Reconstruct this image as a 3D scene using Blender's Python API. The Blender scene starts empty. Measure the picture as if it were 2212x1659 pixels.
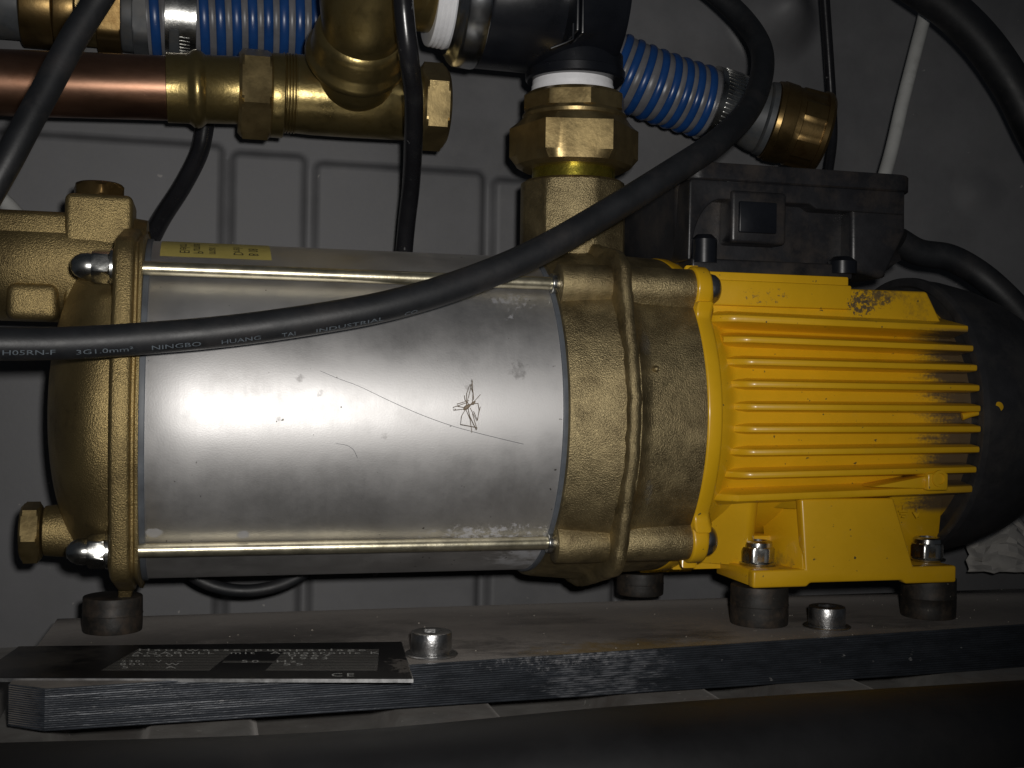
import bpy, bmesh, math, random
from mathutils import Vector, Matrix
random.seed(7)
sc = bpy.context.scene
# ---------------------------------------------------------------- camera, light, exposure
FPX, YAW, ROLL = 2600.0, math.radians(14.5), math.radians(0.9)
CAM = Vector((0, -488, 12))                      # millimetres
fw = Vector((math.sin(YAW), math.cos(YAW), 0))
r0 = Vector((math.cos(YAW), -math.sin(YAW), 0)); u0 = r0.cross(fw)
rt = r0*math.cos(ROLL) + u0*math.sin(ROLL); up = u0*math.cos(ROLL) - r0*math.sin(ROLL)
cd = bpy.data.cameras.new('camera'); cam = bpy.data.objects.new('camera', cd); sc.collection.objects.link(cam)
R3 = Matrix((rt, up, -fw)).transposed()
cam.matrix_world = Matrix.Translation(CAM*0.001) @ R3.to_4x4()
cd.sensor_width = 36; cd.lens = 36*FPX/2212; cd.clip_start = 0.01; cd.clip_end = 20
sc.camera = cam
w = bpy.data.worlds.new("World"); sc.world = w; w.use_nodes = True
w.node_tree.nodes['Background'].inputs[0].default_value = (0.75, 0.85, 1, 1)
w.node_tree.nodes['Background'].inputs[1].default_value = 0.024
ld = bpy.data.lights.new('camera_flash', 'SPOT')   # the built-in flash beside the lens
ld.energy = 5.2; ld.shadow_soft_size = 0.006; ld.spot_size = math.radians(77); ld.spot_blend = 1.0; ld.color = (1, .97, .93)
lo = bpy.data.objects.new('camera_flash', ld); sc.collection.objects.link(lo)
lo.location = (CAM + rt*13 + up*15 - fw*2)*0.001
lo.rotation_euler = (fw - rt*0.10 + up*0.06).to_track_quat('-Z', 'Y').to_euler()
sc.view_settings.view_transform = 'Standard'; sc.view_settings.look = 'None'
sc.view_settings.exposure = 0; sc.view_settings.gamma = 1
sc.render.resolution_x = 1024; sc.render.resolution_y = 768

# ---------------------------------------------------------------- placing helpers (mm)
def ray(px, py): return fw*FPX + rt*(px-1106) + up*(829.5-py)
def A(px, py, Y):                                   # point at depth Y seen at that place of the photo
    d = ray(px, py); return CAM + d*((Y-CAM.y)/d.y)
def AZ(px, py, Z):
    d = ray(px, py); return CAM + d*((Z-CAM.z)/d.z)
def AC(px, py, R):                                  # on a cylinder round the pump axis
    d = ray(px, py); a = d.y**2+d.z**2; b = 2*(CAM.y*d.y+CAM.z*d.z); c = CAM.y**2+CAM.z**2-R*R
    t = (-b-math.sqrt(max(0, b*b-4*a*c)))/(2*a); return CAM + d*t
def MM(P): return (P-CAM).dot(fw)/FPX               # mm per photo pixel at P

# ---------------------------------------------------------------- materials
def N(nt, t, **kw):
    n = nt.nodes.new(t)
    for k, v in kw.items():
        if k in n.inputs: n.inputs[k].default_value = v
        else: setattr(n, k, v)
    return n
def mat(name, col, rough=.5, metal=0, var=.25, vscale=60, bump=0, bscale=800, bdist=.0004, dirt=None, dirtcol=(.09,.08,.07), spec=.5,
        stretch=(1,1,1), rvar=.15, coat=0, dirtscale=40, speck=None):
    m = bpy.data.materials.new(name); m.use_nodes = True; nt = m.node_tree; L = nt.links.new
    b = nt.nodes['Principled BSDF']; b.inputs['Roughness'].default_value = rough; b.inputs['Metallic'].default_value = metal
    b.inputs['Specular IOR Level'].default_value = spec; b.inputs['Coat Weight'].default_value = coat; b.inputs['Coat Roughness'].default_value = .15
    tc = N(nt, 'ShaderNodeTexCoord'); mp = N(nt, 'ShaderNodeMapping'); mp.inputs['Scale'].default_value = stretch
    L(tc.outputs['Object'], mp.inputs[0])
    n1 = N(nt, 'ShaderNodeTexNoise', Scale=vscale, Detail=6.0, Roughness=.65); L(mp.outputs[0], n1.inputs[0])
    cr = N(nt, 'ShaderNodeMapRange'); cr.inputs[1].default_value = .3; cr.inputs[2].default_value = .7
    cr.inputs[3].default_value = 1-var; cr.inputs[4].default_value = 1+var; L(n1.outputs[0], cr.inputs[0])
    mx = N(nt, 'ShaderNodeVectorMath', operation='SCALE'); mx.inputs[0].default_value = col[:3]; L(cr.outputs[0], mx.inputs['Scale'])
    last = mx.outputs[0]
    if dirt:
        n2 = N(nt, 'ShaderNodeTexNoise', Scale=dirtscale, Detail=8.0, Roughness=.7); L(tc.outputs['Object'], n2.inputs[0])
        r2 = N(nt, 'ShaderNodeMapRange'); r2.inputs[1].default_value = .62-dirt*.3; r2.inputs[2].default_value = .78-dirt*.2; L(n2.outputs[0], r2.inputs[0])
        r2.inputs[4].default_value = min(1, dirt*1.6)
        mm = N(nt, 'ShaderNodeMix', data_type='RGBA'); L(r2.outputs[0], mm.inputs[0]); L(last, mm.inputs[6]); mm.inputs[7].default_value = (*dirtcol, 1); last = mm.outputs[2]
    if speck:
        n4 = N(nt, 'ShaderNodeTexNoise', Scale=speck[0], Detail=2.0); L(tc.outputs['Object'], n4.inputs[0])
        r4 = N(nt, 'ShaderNodeMapRange'); r4.inputs[1].default_value = speck[1]; r4.inputs[2].default_value = speck[1]+.03; L(n4.outputs[0], r4.inputs[0])
        mm = N(nt, 'ShaderNodeMix', data_type='RGBA'); L(r4.outputs[0], mm.inputs[0]); L(last, mm.inputs[6]); mm.inputs[7].default_value = (*speck[2], 1); last = mm.outputs[2]
    L(last, b.inputs['Base Color'])
    rr = N(nt, 'ShaderNodeMapRange'); rr.inputs[1].default_value = .3; rr.inputs[2].default_value = .7
    rr.inputs[3].default_value = max(.03, rough*(1-rvar)); rr.inputs[4].default_value = min(1, rough*(1+rvar)); L(n1.outputs[0], rr.inputs[0]); L(rr.outputs[0], b.inputs['Roughness'])
    if bump:
        n3 = N(nt, 'ShaderNodeTexNoise', Scale=bscale, Detail=4.0, Roughness=.6); L(mp.outputs[0], n3.inputs[0])
        bp = N(nt, 'ShaderNodeBump', Strength=bump, Distance=bdist); L(n3.outputs[0], bp.inputs['Height']); L(bp.outputs[0], b.inputs['Normal'])
    m['nodes'] = 1
    return m
def nodes(m): return m.node_tree, m.node_tree.nodes['Principled BSDF'], m.node_tree.links.new
def blob(nt, centre, radius, tc, stretch=(1,1,1)):
    """soft ball mask in object space (metres)"""
    L = nt.links.new
    s = N(nt, 'ShaderNodeVectorMath', operation='SUBTRACT'); s.inputs[1].default_value = centre; L(tc, s.inputs[0])
    k = N(nt, 'ShaderNodeVectorMath', operation='MULTIPLY'); k.inputs[1].default_value = stretch; L(s.outputs[0], k.inputs[0])
    l = N(nt, 'ShaderNodeVectorMath', operation='LENGTH'); L(k.outputs[0], l.inputs[0])
    r = N(nt, 'ShaderNodeMapRange'); r.inputs[1].default_value = radius; r.inputs[2].default_value = radius*.25; L(l.outputs['Value'], r.inputs[0])
    return r.outputs[0]
def layer(m, mask, col):
    nt, b, L = nodes(m); src = b.inputs['Base Color'].links[0].from_socket
    mm = N(nt, 'ShaderNodeMix', data_type='RGBA'); L(mask, mm.inputs[0]); L(src, mm.inputs[6]); mm.inputs[7].default_value = (*col, 1); L(mm.outputs[2], b.inputs['Base Color'])
def blobnoise(m, centre, radius, col, nscale=300, lo=.45, hi=.6, stretch=(1,1,1), amt=1.0, rough=None, metal=None, nst=(1,1,1)):
    nt, b, L = nodes(m); tc = N(nt, 'ShaderNodeTexCoord')
    k = blob(nt, tuple(c*.001 for c in centre), radius*.001, tc.outputs['Object'], stretch)
    mp = N(nt, 'ShaderNodeMapping'); mp.inputs['Scale'].default_value = nst; L(tc.outputs['Object'], mp.inputs[0])
    n = N(nt, 'ShaderNodeTexNoise', Scale=nscale, Detail=6.0, Roughness=.7); L(mp.outputs[0], n.inputs[0])
    a = N(nt, 'ShaderNodeMath', operation='ADD'); L(n.outputs[0], a.inputs[0]); 
    k2 = N(nt, 'ShaderNodeMath', operation='MULTIPLY_ADD'); L(k, k2.inputs[0]); k2.inputs[1].default_value = .5; k2.inputs[2].default_value = -.5; L(k2.outputs[0], a.inputs[1])
    r = N(nt, 'ShaderNodeMapRange'); r.inputs[1].default_value = lo; r.inputs[2].default_value = hi; r.inputs[4].default_value = amt; L(a.outputs[0], r.inputs[0])
    layer(m, r.outputs[0], col)
    for nm, v in (('Roughness', rough), ('Metallic', metal)):
        if v is None: continue
        i = b.inputs[nm]; mm = N(nt, 'ShaderNodeMix', data_type='FLOAT'); L(r.outputs[0], mm.inputs[0])
        if i.links: L(i.links[0].from_socket, mm.inputs[2])
        else: mm.inputs[2].default_value = i.default_value
        mm.inputs[3].default_value = v; L(mm.outputs[0], i)

castbrass = mat('cast_brass', (.32,.255,.135), .40, .86, var=.3, vscale=120, bump=.75, bscale=1900, bdist=.00048, dirt=.6, dirtcol=(.15,.115,.06), dirtscale=50)
castbrassL = mat('cast_brass_golden', (.36,.27,.12), .40, .87, var=.3, vscale=120, bump=.75, bscale=1900, bdist=.00048, dirt=.55, dirtcol=(.13,.095,.045), dirtscale=60)
brass = mat('machined_brass', (.36,.27,.125), .36, .9, var=.25, vscale=90, bump=.15, bscale=500, dirt=.35, dirtcol=(.14,.09,.035))
brassf = mat('forged_brass', (.32,.245,.10), .32, .9, var=.35, vscale=70, bump=.28, bscale=450, dirt=.45, dirtcol=(.13,.09,.025), dirtscale=70)
greenbrass = mat('greenish_brass', (.45,.36,.05), .28, .9, var=.4, vscale=150, bump=.3, bscale=500, dirt=.6, dirtcol=(.10,.10,.01), dirtscale=150)
oldbrass = mat('tarnished_brass', (.21,.14,.055), .34, .9, var=.4, vscale=60, bump=.1, bscale=500, dirt=.5, dirtcol=(.08,.04,.01), dirtscale=60)
copper = mat('copper', (.23,.125,.08), .36, .92, var=.3, vscale=50, bump=.08, bscale=300, dirt=.35, dirtcol=(.14,.055,.025), dirtscale=35, stretch=(.4,1,1))
steel = mat('brushed_stainless', (.60,.59,.585), .53, .95, var=.06, vscale=45, bump=.14, bscale=1800, bdist=.0002, dirt=.12, dirtcol=(.34,.32,.30), dirtscale=45, rvar=.12, speck=(330,.735,(.12,.11,.10)))
zinc = mat('yellow_zinc_plated_steel', (.62,.57,.42), .34, .95, var=.25, vscale=120, bump=.12, bscale=900, dirt=.3, dirtcol=(.30,.26,.12), dirtscale=150)
zincw = mat('bright_zinc', (.48,.48,.46), .26, 1, var=.2, vscale=150, bump=.1, bscale=900, dirt=.25, dirtcol=(.25,.24,.2), dirtscale=200)
zincs = mat('polished_steel', (.58,.59,.60), .24, 1, var=.08, vscale=60, dirt=.1, dirtcol=(.3,.29,.27), dirtscale=90)
galv = mat('galvanised_steel', (.50,.50,.50), .33, 1, var=.3, vscale=200, bump=.35, bscale=900, dirt=.5, dirtcol=(.15,.14,.13), dirtscale=200)
yellow = mat('yellow_enamel', (.66,.375,.008), .38, 0, var=.09, vscale=30, bump=.12, bscale=700, bdist=.0003, dirt=.12, dirtcol=(.30,.22,.05), dirtscale=120, coat=.3, speck=(420,.72,(.10,.08,.03)))
blackp = mat('black_plastic', (.015,.015,.017), .38, 0, var=.4, vscale=60, bump=.14, bscale=900, dirt=.55, dirtcol=(.05,.041,.035), dirtscale=40)
blackg = mat('black_glossy_plastic', (.007,.008,.011), .30, 0, var=.2, vscale=80, bump=.04, bscale=600, dirt=.1, dirtcol=(.03,.03,.03))
rubberc = mat('black_cable_rubber', (.011,.012,.014), .52, 0, var=.25, vscale=60, bump=.12, bscale=900, dirt=.45, dirtcol=(.032,.029,.029), dirtscale=45, speck=(260,.79,(.10,.10,.10)))
rubbers = mat('shiny_black_cable', (.012,.012,.014), .27, 0, var=.2, vscale=60, bump=.1, bscale=400, dirt=.2, dirtcol=(.05,.05,.05), dirtscale=90, speck=(200,.72,(.2,.2,.2)))
mountr = mat('mount_rubber', (.014,.012,.010), .6, 0, var=.35, vscale=90, bump=.2, bscale=700, dirt=.5, dirtcol=(.065,.045,.03), dirtscale=110, speck=(300,.74,(.2,.18,.14)))
gaskm = mat('grey_gasket', (.085,.095,.11), .5, 0, var=.25, vscale=100, dirt=.2, dirtcol=(.16,.16,.16), dirtscale=120)
tape = mat('white_thread_tape', (.80,.80,.82), .5, 0, var=.05, vscale=200, bump=.3, bscale=350)
wallm = mat('grey_moulded_plastic', (.125,.125,.13), .6, 0, var=.24, vscale=14, bump=.12, bscale=500, dirt=.25, dirtcol=(.15,.145,.14), dirtscale=22, speck=(170,.745,(.27,.26,.25)))
floorm = mat('dusty_grey_floor', (.17,.165,.155), .6, 0, var=.45, vscale=35, bump=.3, bscale=120, bdist=.001, dirt=.6, dirtcol=(.11,.095,.085), dirtscale=30, speck=(300,.71,(.3,.29,.27)))
boardm = mat('black_board', (.15,.135,.125), .5, 0, var=.3, vscale=40, bump=.15, bscale=900, dirt=.65, dirtcol=(.20,.18,.16), dirtscale=22, stretch=(.35,1,1), speck=(260,.735,(.32,.3,.27)))
boardf = mat('black_board_edge', (.026,.030,.037), .42, .1, var=.45, vscale=300, bump=.5, bscale=900, stretch=(.3,1,1), speck=(260,.735,(.2,.2,.2)))
railm = mat('black_rail_paint', (.011,.011,.012), .6, 0, spec=.35, var=.4, vscale=20, bump=.1, bscale=300, dirt=.3, dirtcol=(.03,.027,.024), dirtscale=16)
alu = mat('aluminium', (.62,.62,.62), .35, 1, var=.2, vscale=200)
platek = mat('anodised_black_plate', (.010,.010,.011), .35, 0, var=.3, vscale=60, dirt=.2, dirtcol=(.035,.03,.028), dirtscale=40)
platebar = mat('grey_plate_print', (.075,.072,.066), .5, 0, var=.1)
printw = mat('pale_print', (.42,.42,.40), .5, 0, var=.1)
printb = mat('cable_print', (.11,.13,.15), .5, 0, var=.3, vscale=400)
printk = mat('dark_print', (.03,.03,.025), .5, 0, var=.1)
labelm = mat('yellow_sticker', (.52,.43,.12), .4, 0, var=.1, vscale=80, dirt=.2, dirtcol=(.3,.25,.08))
bluem = mat('blue_hose_rib', (.010,.052,.19), .3, 0, var=.15, vscale=100, dirt=.2, dirtcol=(.03,.05,.11), dirtscale=80)
hoseg = mat('grey_hose', (.14,.14,.15), .35, 0, var=.2, vscale=100, dirt=.4, dirtcol=(.10,.095,.09), dirtscale=80)
hosefit = mat('dark_grey_fitting', (.06,.065,.07), .5, 0, var=.3, vscale=90, dirt=.4, dirtcol=(.10,.09,.075), dirtscale=60)
whitew = mat('white_cable', (.50,.50,.48), .5, 0, var=.1, vscale=60, dirt=.3, dirtcol=(.25,.24,.22), dirtscale=100)
cloth = mat('white_paper', (.45,.43,.40), .8, 0, var=.15, vscale=60, dirt=.3, dirtcol=(.2,.19,.17))
legm = mat('spider_leg', (.22,.17,.12), .5, 0)
hairm = mat('dark_hair', (.07,.075,.09), .4, 0)
zincd = mat('crusty_white_deposit', (.42,.44,.48), .8, 0, var=.3, vscale=300, bump=.8, bscale=900)

for m_, c_, w_ in ((boardm, (.50,.46,.43), .13), (floorm, (.6,.57,.54), .22), (boardf, (.5,.55,.62), .1)):
    b_ = m_.node_tree.nodes['Principled BSDF']; b_.inputs['Sheen Weight'].default_value = w_; b_.inputs['Sheen Roughness'].default_value = .35; b_.inputs['Sheen Tint'].default_value = (*c_, 1)
# ---------------------------------------------------------------- mesh helpers
def root(name, label, cat, loc, group=None, kind=None):
    o = bpy.data.objects.new(name, None); o.location = Vector(loc)*.001; o.empty_display_size = .01
    sc.collection.objects.link(o); o['label'] = label; o['category'] = cat
    if group: o['group'] = group
    return o
def obj(name, V, F, m, parent=None, ang=35, label=None, bevel=0, seg=2, kind=None):
    me = bpy.data.meshes.new(name); me.from_pydata([tuple(Vector(v)*.001) for v in V], [], F); me.update()
    bm = bmesh.new(); bm.from_mesh(me); bmesh.ops.remove_doubles(bm, verts=bm.verts, dist=1e-7); bmesh.ops.recalc_face_normals(bm, faces=bm.faces)
    if bevel:
        es = [e for e in bm.edges if len(e.link_faces) == 2 and e.calc_face_angle(0) > math.radians(28)]
        bmesh.ops.bevel(bm, geom=es, offset=bevel*.001, segments=seg, profile=.5, affect='EDGES', clamp_overlap=True)
    bm.to_mesh(me); bm.free()
    for p in me.polygons: p.use_smooth = True
    me.set_sharp_from_angle(angle=math.radians(ang)); me.materials.append(m)
    o = bpy.data.objects.new(name, me); sc.collection.objects.link(o)
    if parent:
        o.parent = parent
        if parent.type == 'EMPTY': o.matrix_parent_inverse = Matrix.Translation(-parent.location)
    if label: o['label'] = label
    if kind: o['kind'] = kind
    return o
def thing(o, label, cat, group=None):
    o['label'] = label; o['category'] = cat
    if group: o['group'] = group
    return o
def basis(ax, ref=None):
    ax = Vector(ax).normalized(); ref = Vector(ref or (0,0,1))
    if abs(ax.dot(ref.normalized())) > .98: ref = Vector((0,1,0))
    u = (ref - ax*ref.dot(ax)).normalized(); v = ax.cross(u); return ax, u, v
def lathe_vf(o, ax, prof, n=64, hexr=None, phase=0, ref=None, sides=6, fn=None):
    o = Vector(o); ax, u, v = basis(ax, ref); V = []; F = []
    for s, r in prof:
        for k in range(n):
            t = 2*math.pi*k/n; rr = r
            if hexr:
                q = math.pi/sides; d = ((t+phase+q) % (2*q))-q; rr = min(r, hexr/math.cos(d))
            if fn: rr = fn(s, t, rr)
            V.append(o + ax*s + u*(rr*math.cos(t)) + v*(rr*math.sin(t)))
    for i in range(len(prof)-1):
        for k in range(n):
            a = i*n+k; b = i*n+(k+1) % n; F.append((a, b, b+n, a+n))
    if prof[0][1] > 0: F.append(tuple(range(n))[::-1])
    if prof[-1][1] > 0: F.append(tuple(range((len(prof)-1)*n, len(prof)*n)))
    return V, F
def lathe(name, o, ax, prof, m, parent=None, **kw):
    lab = kw.pop('label', None); ang = kw.pop('ang', 35)
    V, F = lathe_vf(o, ax, prof, **kw); return obj(name, V, F, m, parent, label=lab, ang=ang)
def rprof(s0, s1, r, c=.6, n=4):
    """cylinder profile with rounded rims"""
    P = []
    for i in range(n+1):
        a = math.pi/2*i/n; P.append((s0+c*(1-math.sin(a)), r-c+c*math.sin(a)-0 if False else r-c*(1-math.sin(a))))
    P = [(s0+c*(1-math.cos(math.pi/2*i/n)), r-c*(1-math.sin(math.pi/2*i/n))) for i in range(n+1)]
    Q = [(s1-c*(1-math.cos(math.pi/2*i/n)), r-c*(1-math.sin(math.pi/2*i/n))) for i in range(n, -1, -1)]
    return P+Q
def hexprof(h, af, ch=.12):
    """s,r profile whose chamfer cuts the corners of a hexagon with inner radius af"""
    c = af*1.1547; k = c-af
    return [(0, af*.96), (k*.45, af*1.06), (k*.75, c+.01), (h-k*.75, c+.01), (h-k*.45, af*1.06), (h, af*.96)]
def spline(P, n=10):
    P = [Vector(p) for p in P]; out = []
    Q = [P[0]*2-P[1]] + P + [P[-1]*2-P[-2]]
    for i in range(1, len(Q)-2):
        a, b, c, d = Q[i-1:i+3]
        for k in range(n):
            t = k/n; out.append(.5*((2*b)+(c-a)*t+(2*a-5*b+4*c-d)*t*t+(3*b-a-3*c+d)*t**3))
    out.append(P[-1]); return out
def tube_vf(P, r, n=16, cap=True):
    V = []; F = []; u = None
    for i, p in enumerate(P):
        t = (P[min(i+1, len(P)-1)]-P[max(i-1, 0)]).normalized()
        if u is None: u = basis(t)[1]
        u = (u - t*u.dot(t)).normalized(); v = t.cross(u); rr = r[i] if isinstance(r, (list, tuple)) else r
        for k in range(n):
            a = 2*math.pi*k/n; V.append(p+u*(rr*math.cos(a))+v*(rr*math.sin(a)))
    for i in range(len(P)-1):
        for k in range(n):
            a = i*n+k; b = i*n+(k+1) % n; F.append((a, b, b+n, a+n))
    if cap: F += [tuple(range(n))[::-1], tuple(range((len(P)-1)*n, len(P)*n))]
    return V, F
def tube(name, pts, r, m, parent=None, n=16, sub=10, **kw):
    P = spline(pts, sub) if sub else [Vector(p) for p in pts]
    V, F = tube_vf(P, r, n); return obj(name, V, F, m, parent, **kw)
def join(*vf):
    V = []; F = []
    for v, f in vf:
        k = len(V); V += list(v); F += [tuple(i+k for i in q) for q in f]
    return V, F
def prism_vf(poly, d):
    """poly: list of Vectors (planar), d: extrusion vector"""
    n = len(poly); d = Vector(d); V = [Vector(p) for p in poly]+[Vector(p)+d for p in poly]
    return V, [tuple(range(n))[::-1], tuple(range(n, 2*n))]+[(i, (i+1) % n, (i+1) % n+n, i+n) for i in range(n)]
def box_vf(x0, x1, y0, y1, z0, z1):
    return prism_vf([Vector((x0,y0,z0)), Vector((x1,y0,z0)), Vector((x1,y1,z0)), Vector((x0,y1,z0))], (0,0,z1-z0))
def hull2(pts):
    pts = sorted(set((round(a, 4), round(b, 4)) for a, b in pts))
    def half(ps):
        h = []
        for p in ps:
            while len(h) > 1 and (h[-1][0]-h[-2][0])*(p[1]-h[-2][1])-(h[-1][1]-h[-2][1])*(p[0]-h[-2][0]) <= 0: h.pop()
            h.append(p)
        return h
    a = half(pts); b = half(pts[::-1]); return a[:-1]+b[:-1]
def circ(cy, cz, r, n=48): return [(cy+r*math.cos(2*math.pi*k/n), cz+r*math.sin(2*math.pi*k/n)) for k in range(n)]
def stack_yz(name, outline, steps, m, parent, wob=0, **kw):
    """outline in (y,z); steps: (x, scale-inset mm)"""
    V = []; F = []; n = len(outline)
    for x, ins in steps:
        for k, (y, z) in enumerate(outline):
            L = math.hypot(y, z); q = (L-ins)/L; dx = wob*math.sin(k*.7)*math.sin(k*1.9+1) if wob else 0
            V.append(Vector((x+dx, y*q, z*q)))
    for i in range(len(steps)-1):
        for k in range(n):
            a = i*n+k; b = i*n+(k+1) % n; F.append((a, b, b+n, a+n))
    F += [tuple(range(n))[::-1], tuple(range((len(steps)-1)*n, len(steps)*n))]
    return obj(name, V, F, m, parent, **kw)
def polar(f, n=144): return [(f(2*math.pi*k/n)*math.cos(2*math.pi*k/n), f(2*math.pi*k/n)*math.sin(2*math.pi*k/n)) for k in range(n)]
def text_vf(s, size, space=1.0):
    c = bpy.data.curves.new('t', 'FONT'); c.body = s; c.size = size; c.space_character = space; c.resolution_u = 2
    o = bpy.data.objects.new('t', c); sc.collection.objects.link(o); dg = bpy.context.evaluated_depsgraph_get(); dg.update()
    me = bpy.data.meshes.new_from_object(o.evaluated_get(dg)); V = [v.co.copy() for v in me.vertices]; F = [tuple(p.vertices) for p in me.polygons]
    bpy.data.objects.remove(o); bpy.data.curves.remove(c); bpy.data.meshes.remove(me); return V, F

# ================================================================ THE CABINET
def grid_surface(name, x0, x1, z0, z1, nx, nz, fn, m, label=None):
    V = []; F = []
    for j in range(nz+1):
        for i in range(nx+1):
            V.append(fn(x0+(x1-x0)*i/nx, z0+(z1-z0)*j/nz))
    for j in range(nz):
        for i in range(nx):
            a = j*(nx+1)+i; F.append((a, a+1, a+nx+2, a+nx+1))
    o = obj(name, V, F, m, ang=60); o['kind'] = 'structure'
    if label: o['label'] = label
    return o
WY = 112
def ss(t): t = max(0, min(1, t)); return t*t*(3-2*t)
WSC = 0
wx = lambda px: A(px, 600, WY).x
wz = lambda py: A(600, py, WY).z
panels = [(wx(-160), wx(486), wz(316)), (wx(488), wx(663), wz(328)), (wx(668), wx(1046), wz(340)), (wx(1051), wx(1335), wz(352)), (wx(1340), wx(1700), wz(372))]
def wallf(x, z):
    h = 0
    for a, b, t in panels:
        e = min(x-a, b-x, t-z)
        # rounded upper corners
        rc = 6
        if t-z < rc and (x-a < rc or b-x < rc):
            dx = rc-min(x-a, b-x); dz = rc-(t-z); e = rc-math.hypot(max(0, dx), max(0, dz))
        h = max(h, ss(e/4.2))
    y = WY - 5*h
    # ledge above the panels leans back, right-hand end curves towards the viewer
    if z > wz(300): y += 0
    k = max(0, x-330); y -= 0.0016*k*k
    for (bx_, bz_, rr_, hh_) in ((wx(1660), wz(-75), 30, 24), (wx(2215), wz(40), 15, 12), (wx(2215), wz(-60), 30, 16), (wx(2080), wz(330), 16, 2.5)):
        y -= hh_*ss(1-math.hypot(x-bx_, z-bz_)/rr_)
    return Vector((x, y + .5*math.sin(x*.031+z*.017), z))
grid_surface('back_wall', -260, 620, -122, 290, 640, 300, wallf, wallm)
# floor tray with pads
FZ = -113
pads = []
for (xa, xb, ya, yb) in ((-40, 118, 1568, 1640), (305, 560, 1565, 1640), (850, 1105, 1538, 1610), (1352, 1600, 1508, 1580), (1700, 1930, 1478, 1550), (2060, 2330, 1440, 1520)):
    c = (AZ(xa, (ya+yb)/2, FZ+8)+AZ(xb, (ya+yb)/2, FZ+8))/2; pads.append((c.x, abs(AZ(xb, ya+20, FZ+8).x-AZ(xa, ya+20, FZ+8).x)/2))
def floorf(x, y):
    h = 0
    for cx, hw in pads:
        e = hw-abs(x-cx); h = max(h, ss((e+1.5)/5))
    return Vector((x, y, FZ+11*h+.3*math.sin(x*.05+y*.03)))
V = []; F = []; nx, ny = 500, 30
for j in range(ny+1):
    for i in range(nx+1): V.append(floorf(-260+880*i/nx, -360+490*j/ny))
for j in range(ny):
    for i in range(nx): a = j*(nx+1)+i; F.append((a, a+1, a+nx+2, a+nx+1))
o = obj('floor', V, F, floorm, ang=60); o['kind'] = 'structure'
# front rail of the cabinet, dark
a = A(-200, 1622, -150); b = A(700, 1592, -150); c = A(1400, 1531, -150); d = A(2212, 1478, -150); e = A(2500, 1462, -150)
line = spline([a, b, c, d, e], 12)
sec = [(10,-190), (10,-2), (6,-.3), (0,0), (-6,-.5), (-12,-2), (-18,-5.5), (-22,-11), (-24,-20), (-25,-190)]
V = []; F = []; n = len(sec)
for p in line:
    for (dy, dz) in sec: V.append(p+Vector((0, dy, dz)))
for i in range(len(line)-1):
    for k in range(n): q = i*n+k; s = i*n+(k+1) % n; F.append((q, s, s+n, q+n))
F += [tuple(range(n)), tuple(range((len(line)-1)*n, len(line)*n))]
rail = obj('front_rail', V, F, railm, ang=40); rail['kind'] = 'structure'

# ---- mounting board
BZ = -84
fl = AZ(97, 1489, BZ); fr = AZ(2212, 1349, BZ); frd = (fr-fl).normalized()
fr2 = fl + frd*560
bl = AZ(123, 1336, BZ); br = AZ(1311, 1299, BZ); bd = (br-bl).normalized(); br2 = bl + bd*560
def board_front(k, tl, tr): pass
cl = AZ(18, 1478, BZ)      # chamfered corner
boardroot = root('mounting_board', 'long black dusty board with a finely grooved front edge under the pump', 'board', (fl.x, fl.y, BZ-14))
th0, th1 = 12.9, 18.5
def down(p, f=1.0):
    t = (p-fl).dot(frd)/420; return p - Vector((0, 0, (th0+(th1-th0)*min(1.25, max(0, t)))*f))
# top slab, slightly inside, as polygon prism
poly = [fl, fr2, br2, bl, cl]
Vb = [p for p in poly]+[down(p) for p in poly]
nrm = Vector((frd.y, -frd.x, 0))
core = [p - nrm*(.9 if i in (0, 1) else 0) for i, p in enumerate(Vb[:5])]+[p - nrm*(.9 if i in (0, 1) else 0) for i, p in enumerate(Vb[5:])]
obj('board_slab', core, [(0,1,2,3,4), (9,8,7,6,5)]+[(i, (i+1) % 5, (i+1) % 5+5, i+5) for i in range(5)], boardm, boardroot, bevel=.5)
# grooved front strip: saw profile
NG = 19; V = []; F = []; prof = [(0, -.1)]
for g in range(NG):
    f0 = (g+.10)/NG; prof += [(f0, .9+.0), (f0+.52/NG, .9), (f0+.62/NG, .05), (f0+.85/NG, .05)]
prof.append((1, .9)); prof.append((1, -.1))
nst = 60
for i in range(-6, nst+1):
    p = fl + (fr2-fl)*(i/nst) if i >= 0 else fl + (cl-fl)*(-i/6.0); q = down(p)
    nn = nrm if i > 0 else ((nrm*.9+Vector((-.43, -.1, 0))).normalized() if i == 0 else Vector(((cl-fl).y, -(cl-fl).x, 0)).normalized()*-1)
    for (f, o_) in prof:
        V.append(p+(q-p)*f + nn*(o_-.9 + random.uniform(-.05, .05)))
n = len(prof)
for i in range(nst+6):
    for k in range(n-1): a = i*n+k; F.append((a, a+1, a+n+1, a+n))
F += [tuple(range(n))]
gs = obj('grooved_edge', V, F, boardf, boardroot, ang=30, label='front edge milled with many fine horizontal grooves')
blobnoise(boardf, tuple(AZ(420, 1500, BZ-6)), 110, (.10,.11,.13), 500, .3, .75, amt=.8, nst=(.15, 1, 2), stretch=(.7,1,1))  # scuff on the left of the edge, flash brightness painted into its paler colour
blobnoise(boardf, tuple(AZ(1290, 1440, BZ-6)), 62, (.17,.175,.19), 260, .42, .62, amt=.8, nst=(.6, 1, 3))
blobnoise(boardf, tuple(AZ(1250, 1425, BZ)), 45, (.25,.25,.26), 500, .46, .6, stretch=(.5, 1, 3), amt=.8)
blobnoise(boardm, tuple(AZ(400, 1400, BZ)), 90, (.012,.012,.012), 40, .3, .55, stretch=(.5,1,1), amt=.8)
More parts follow.
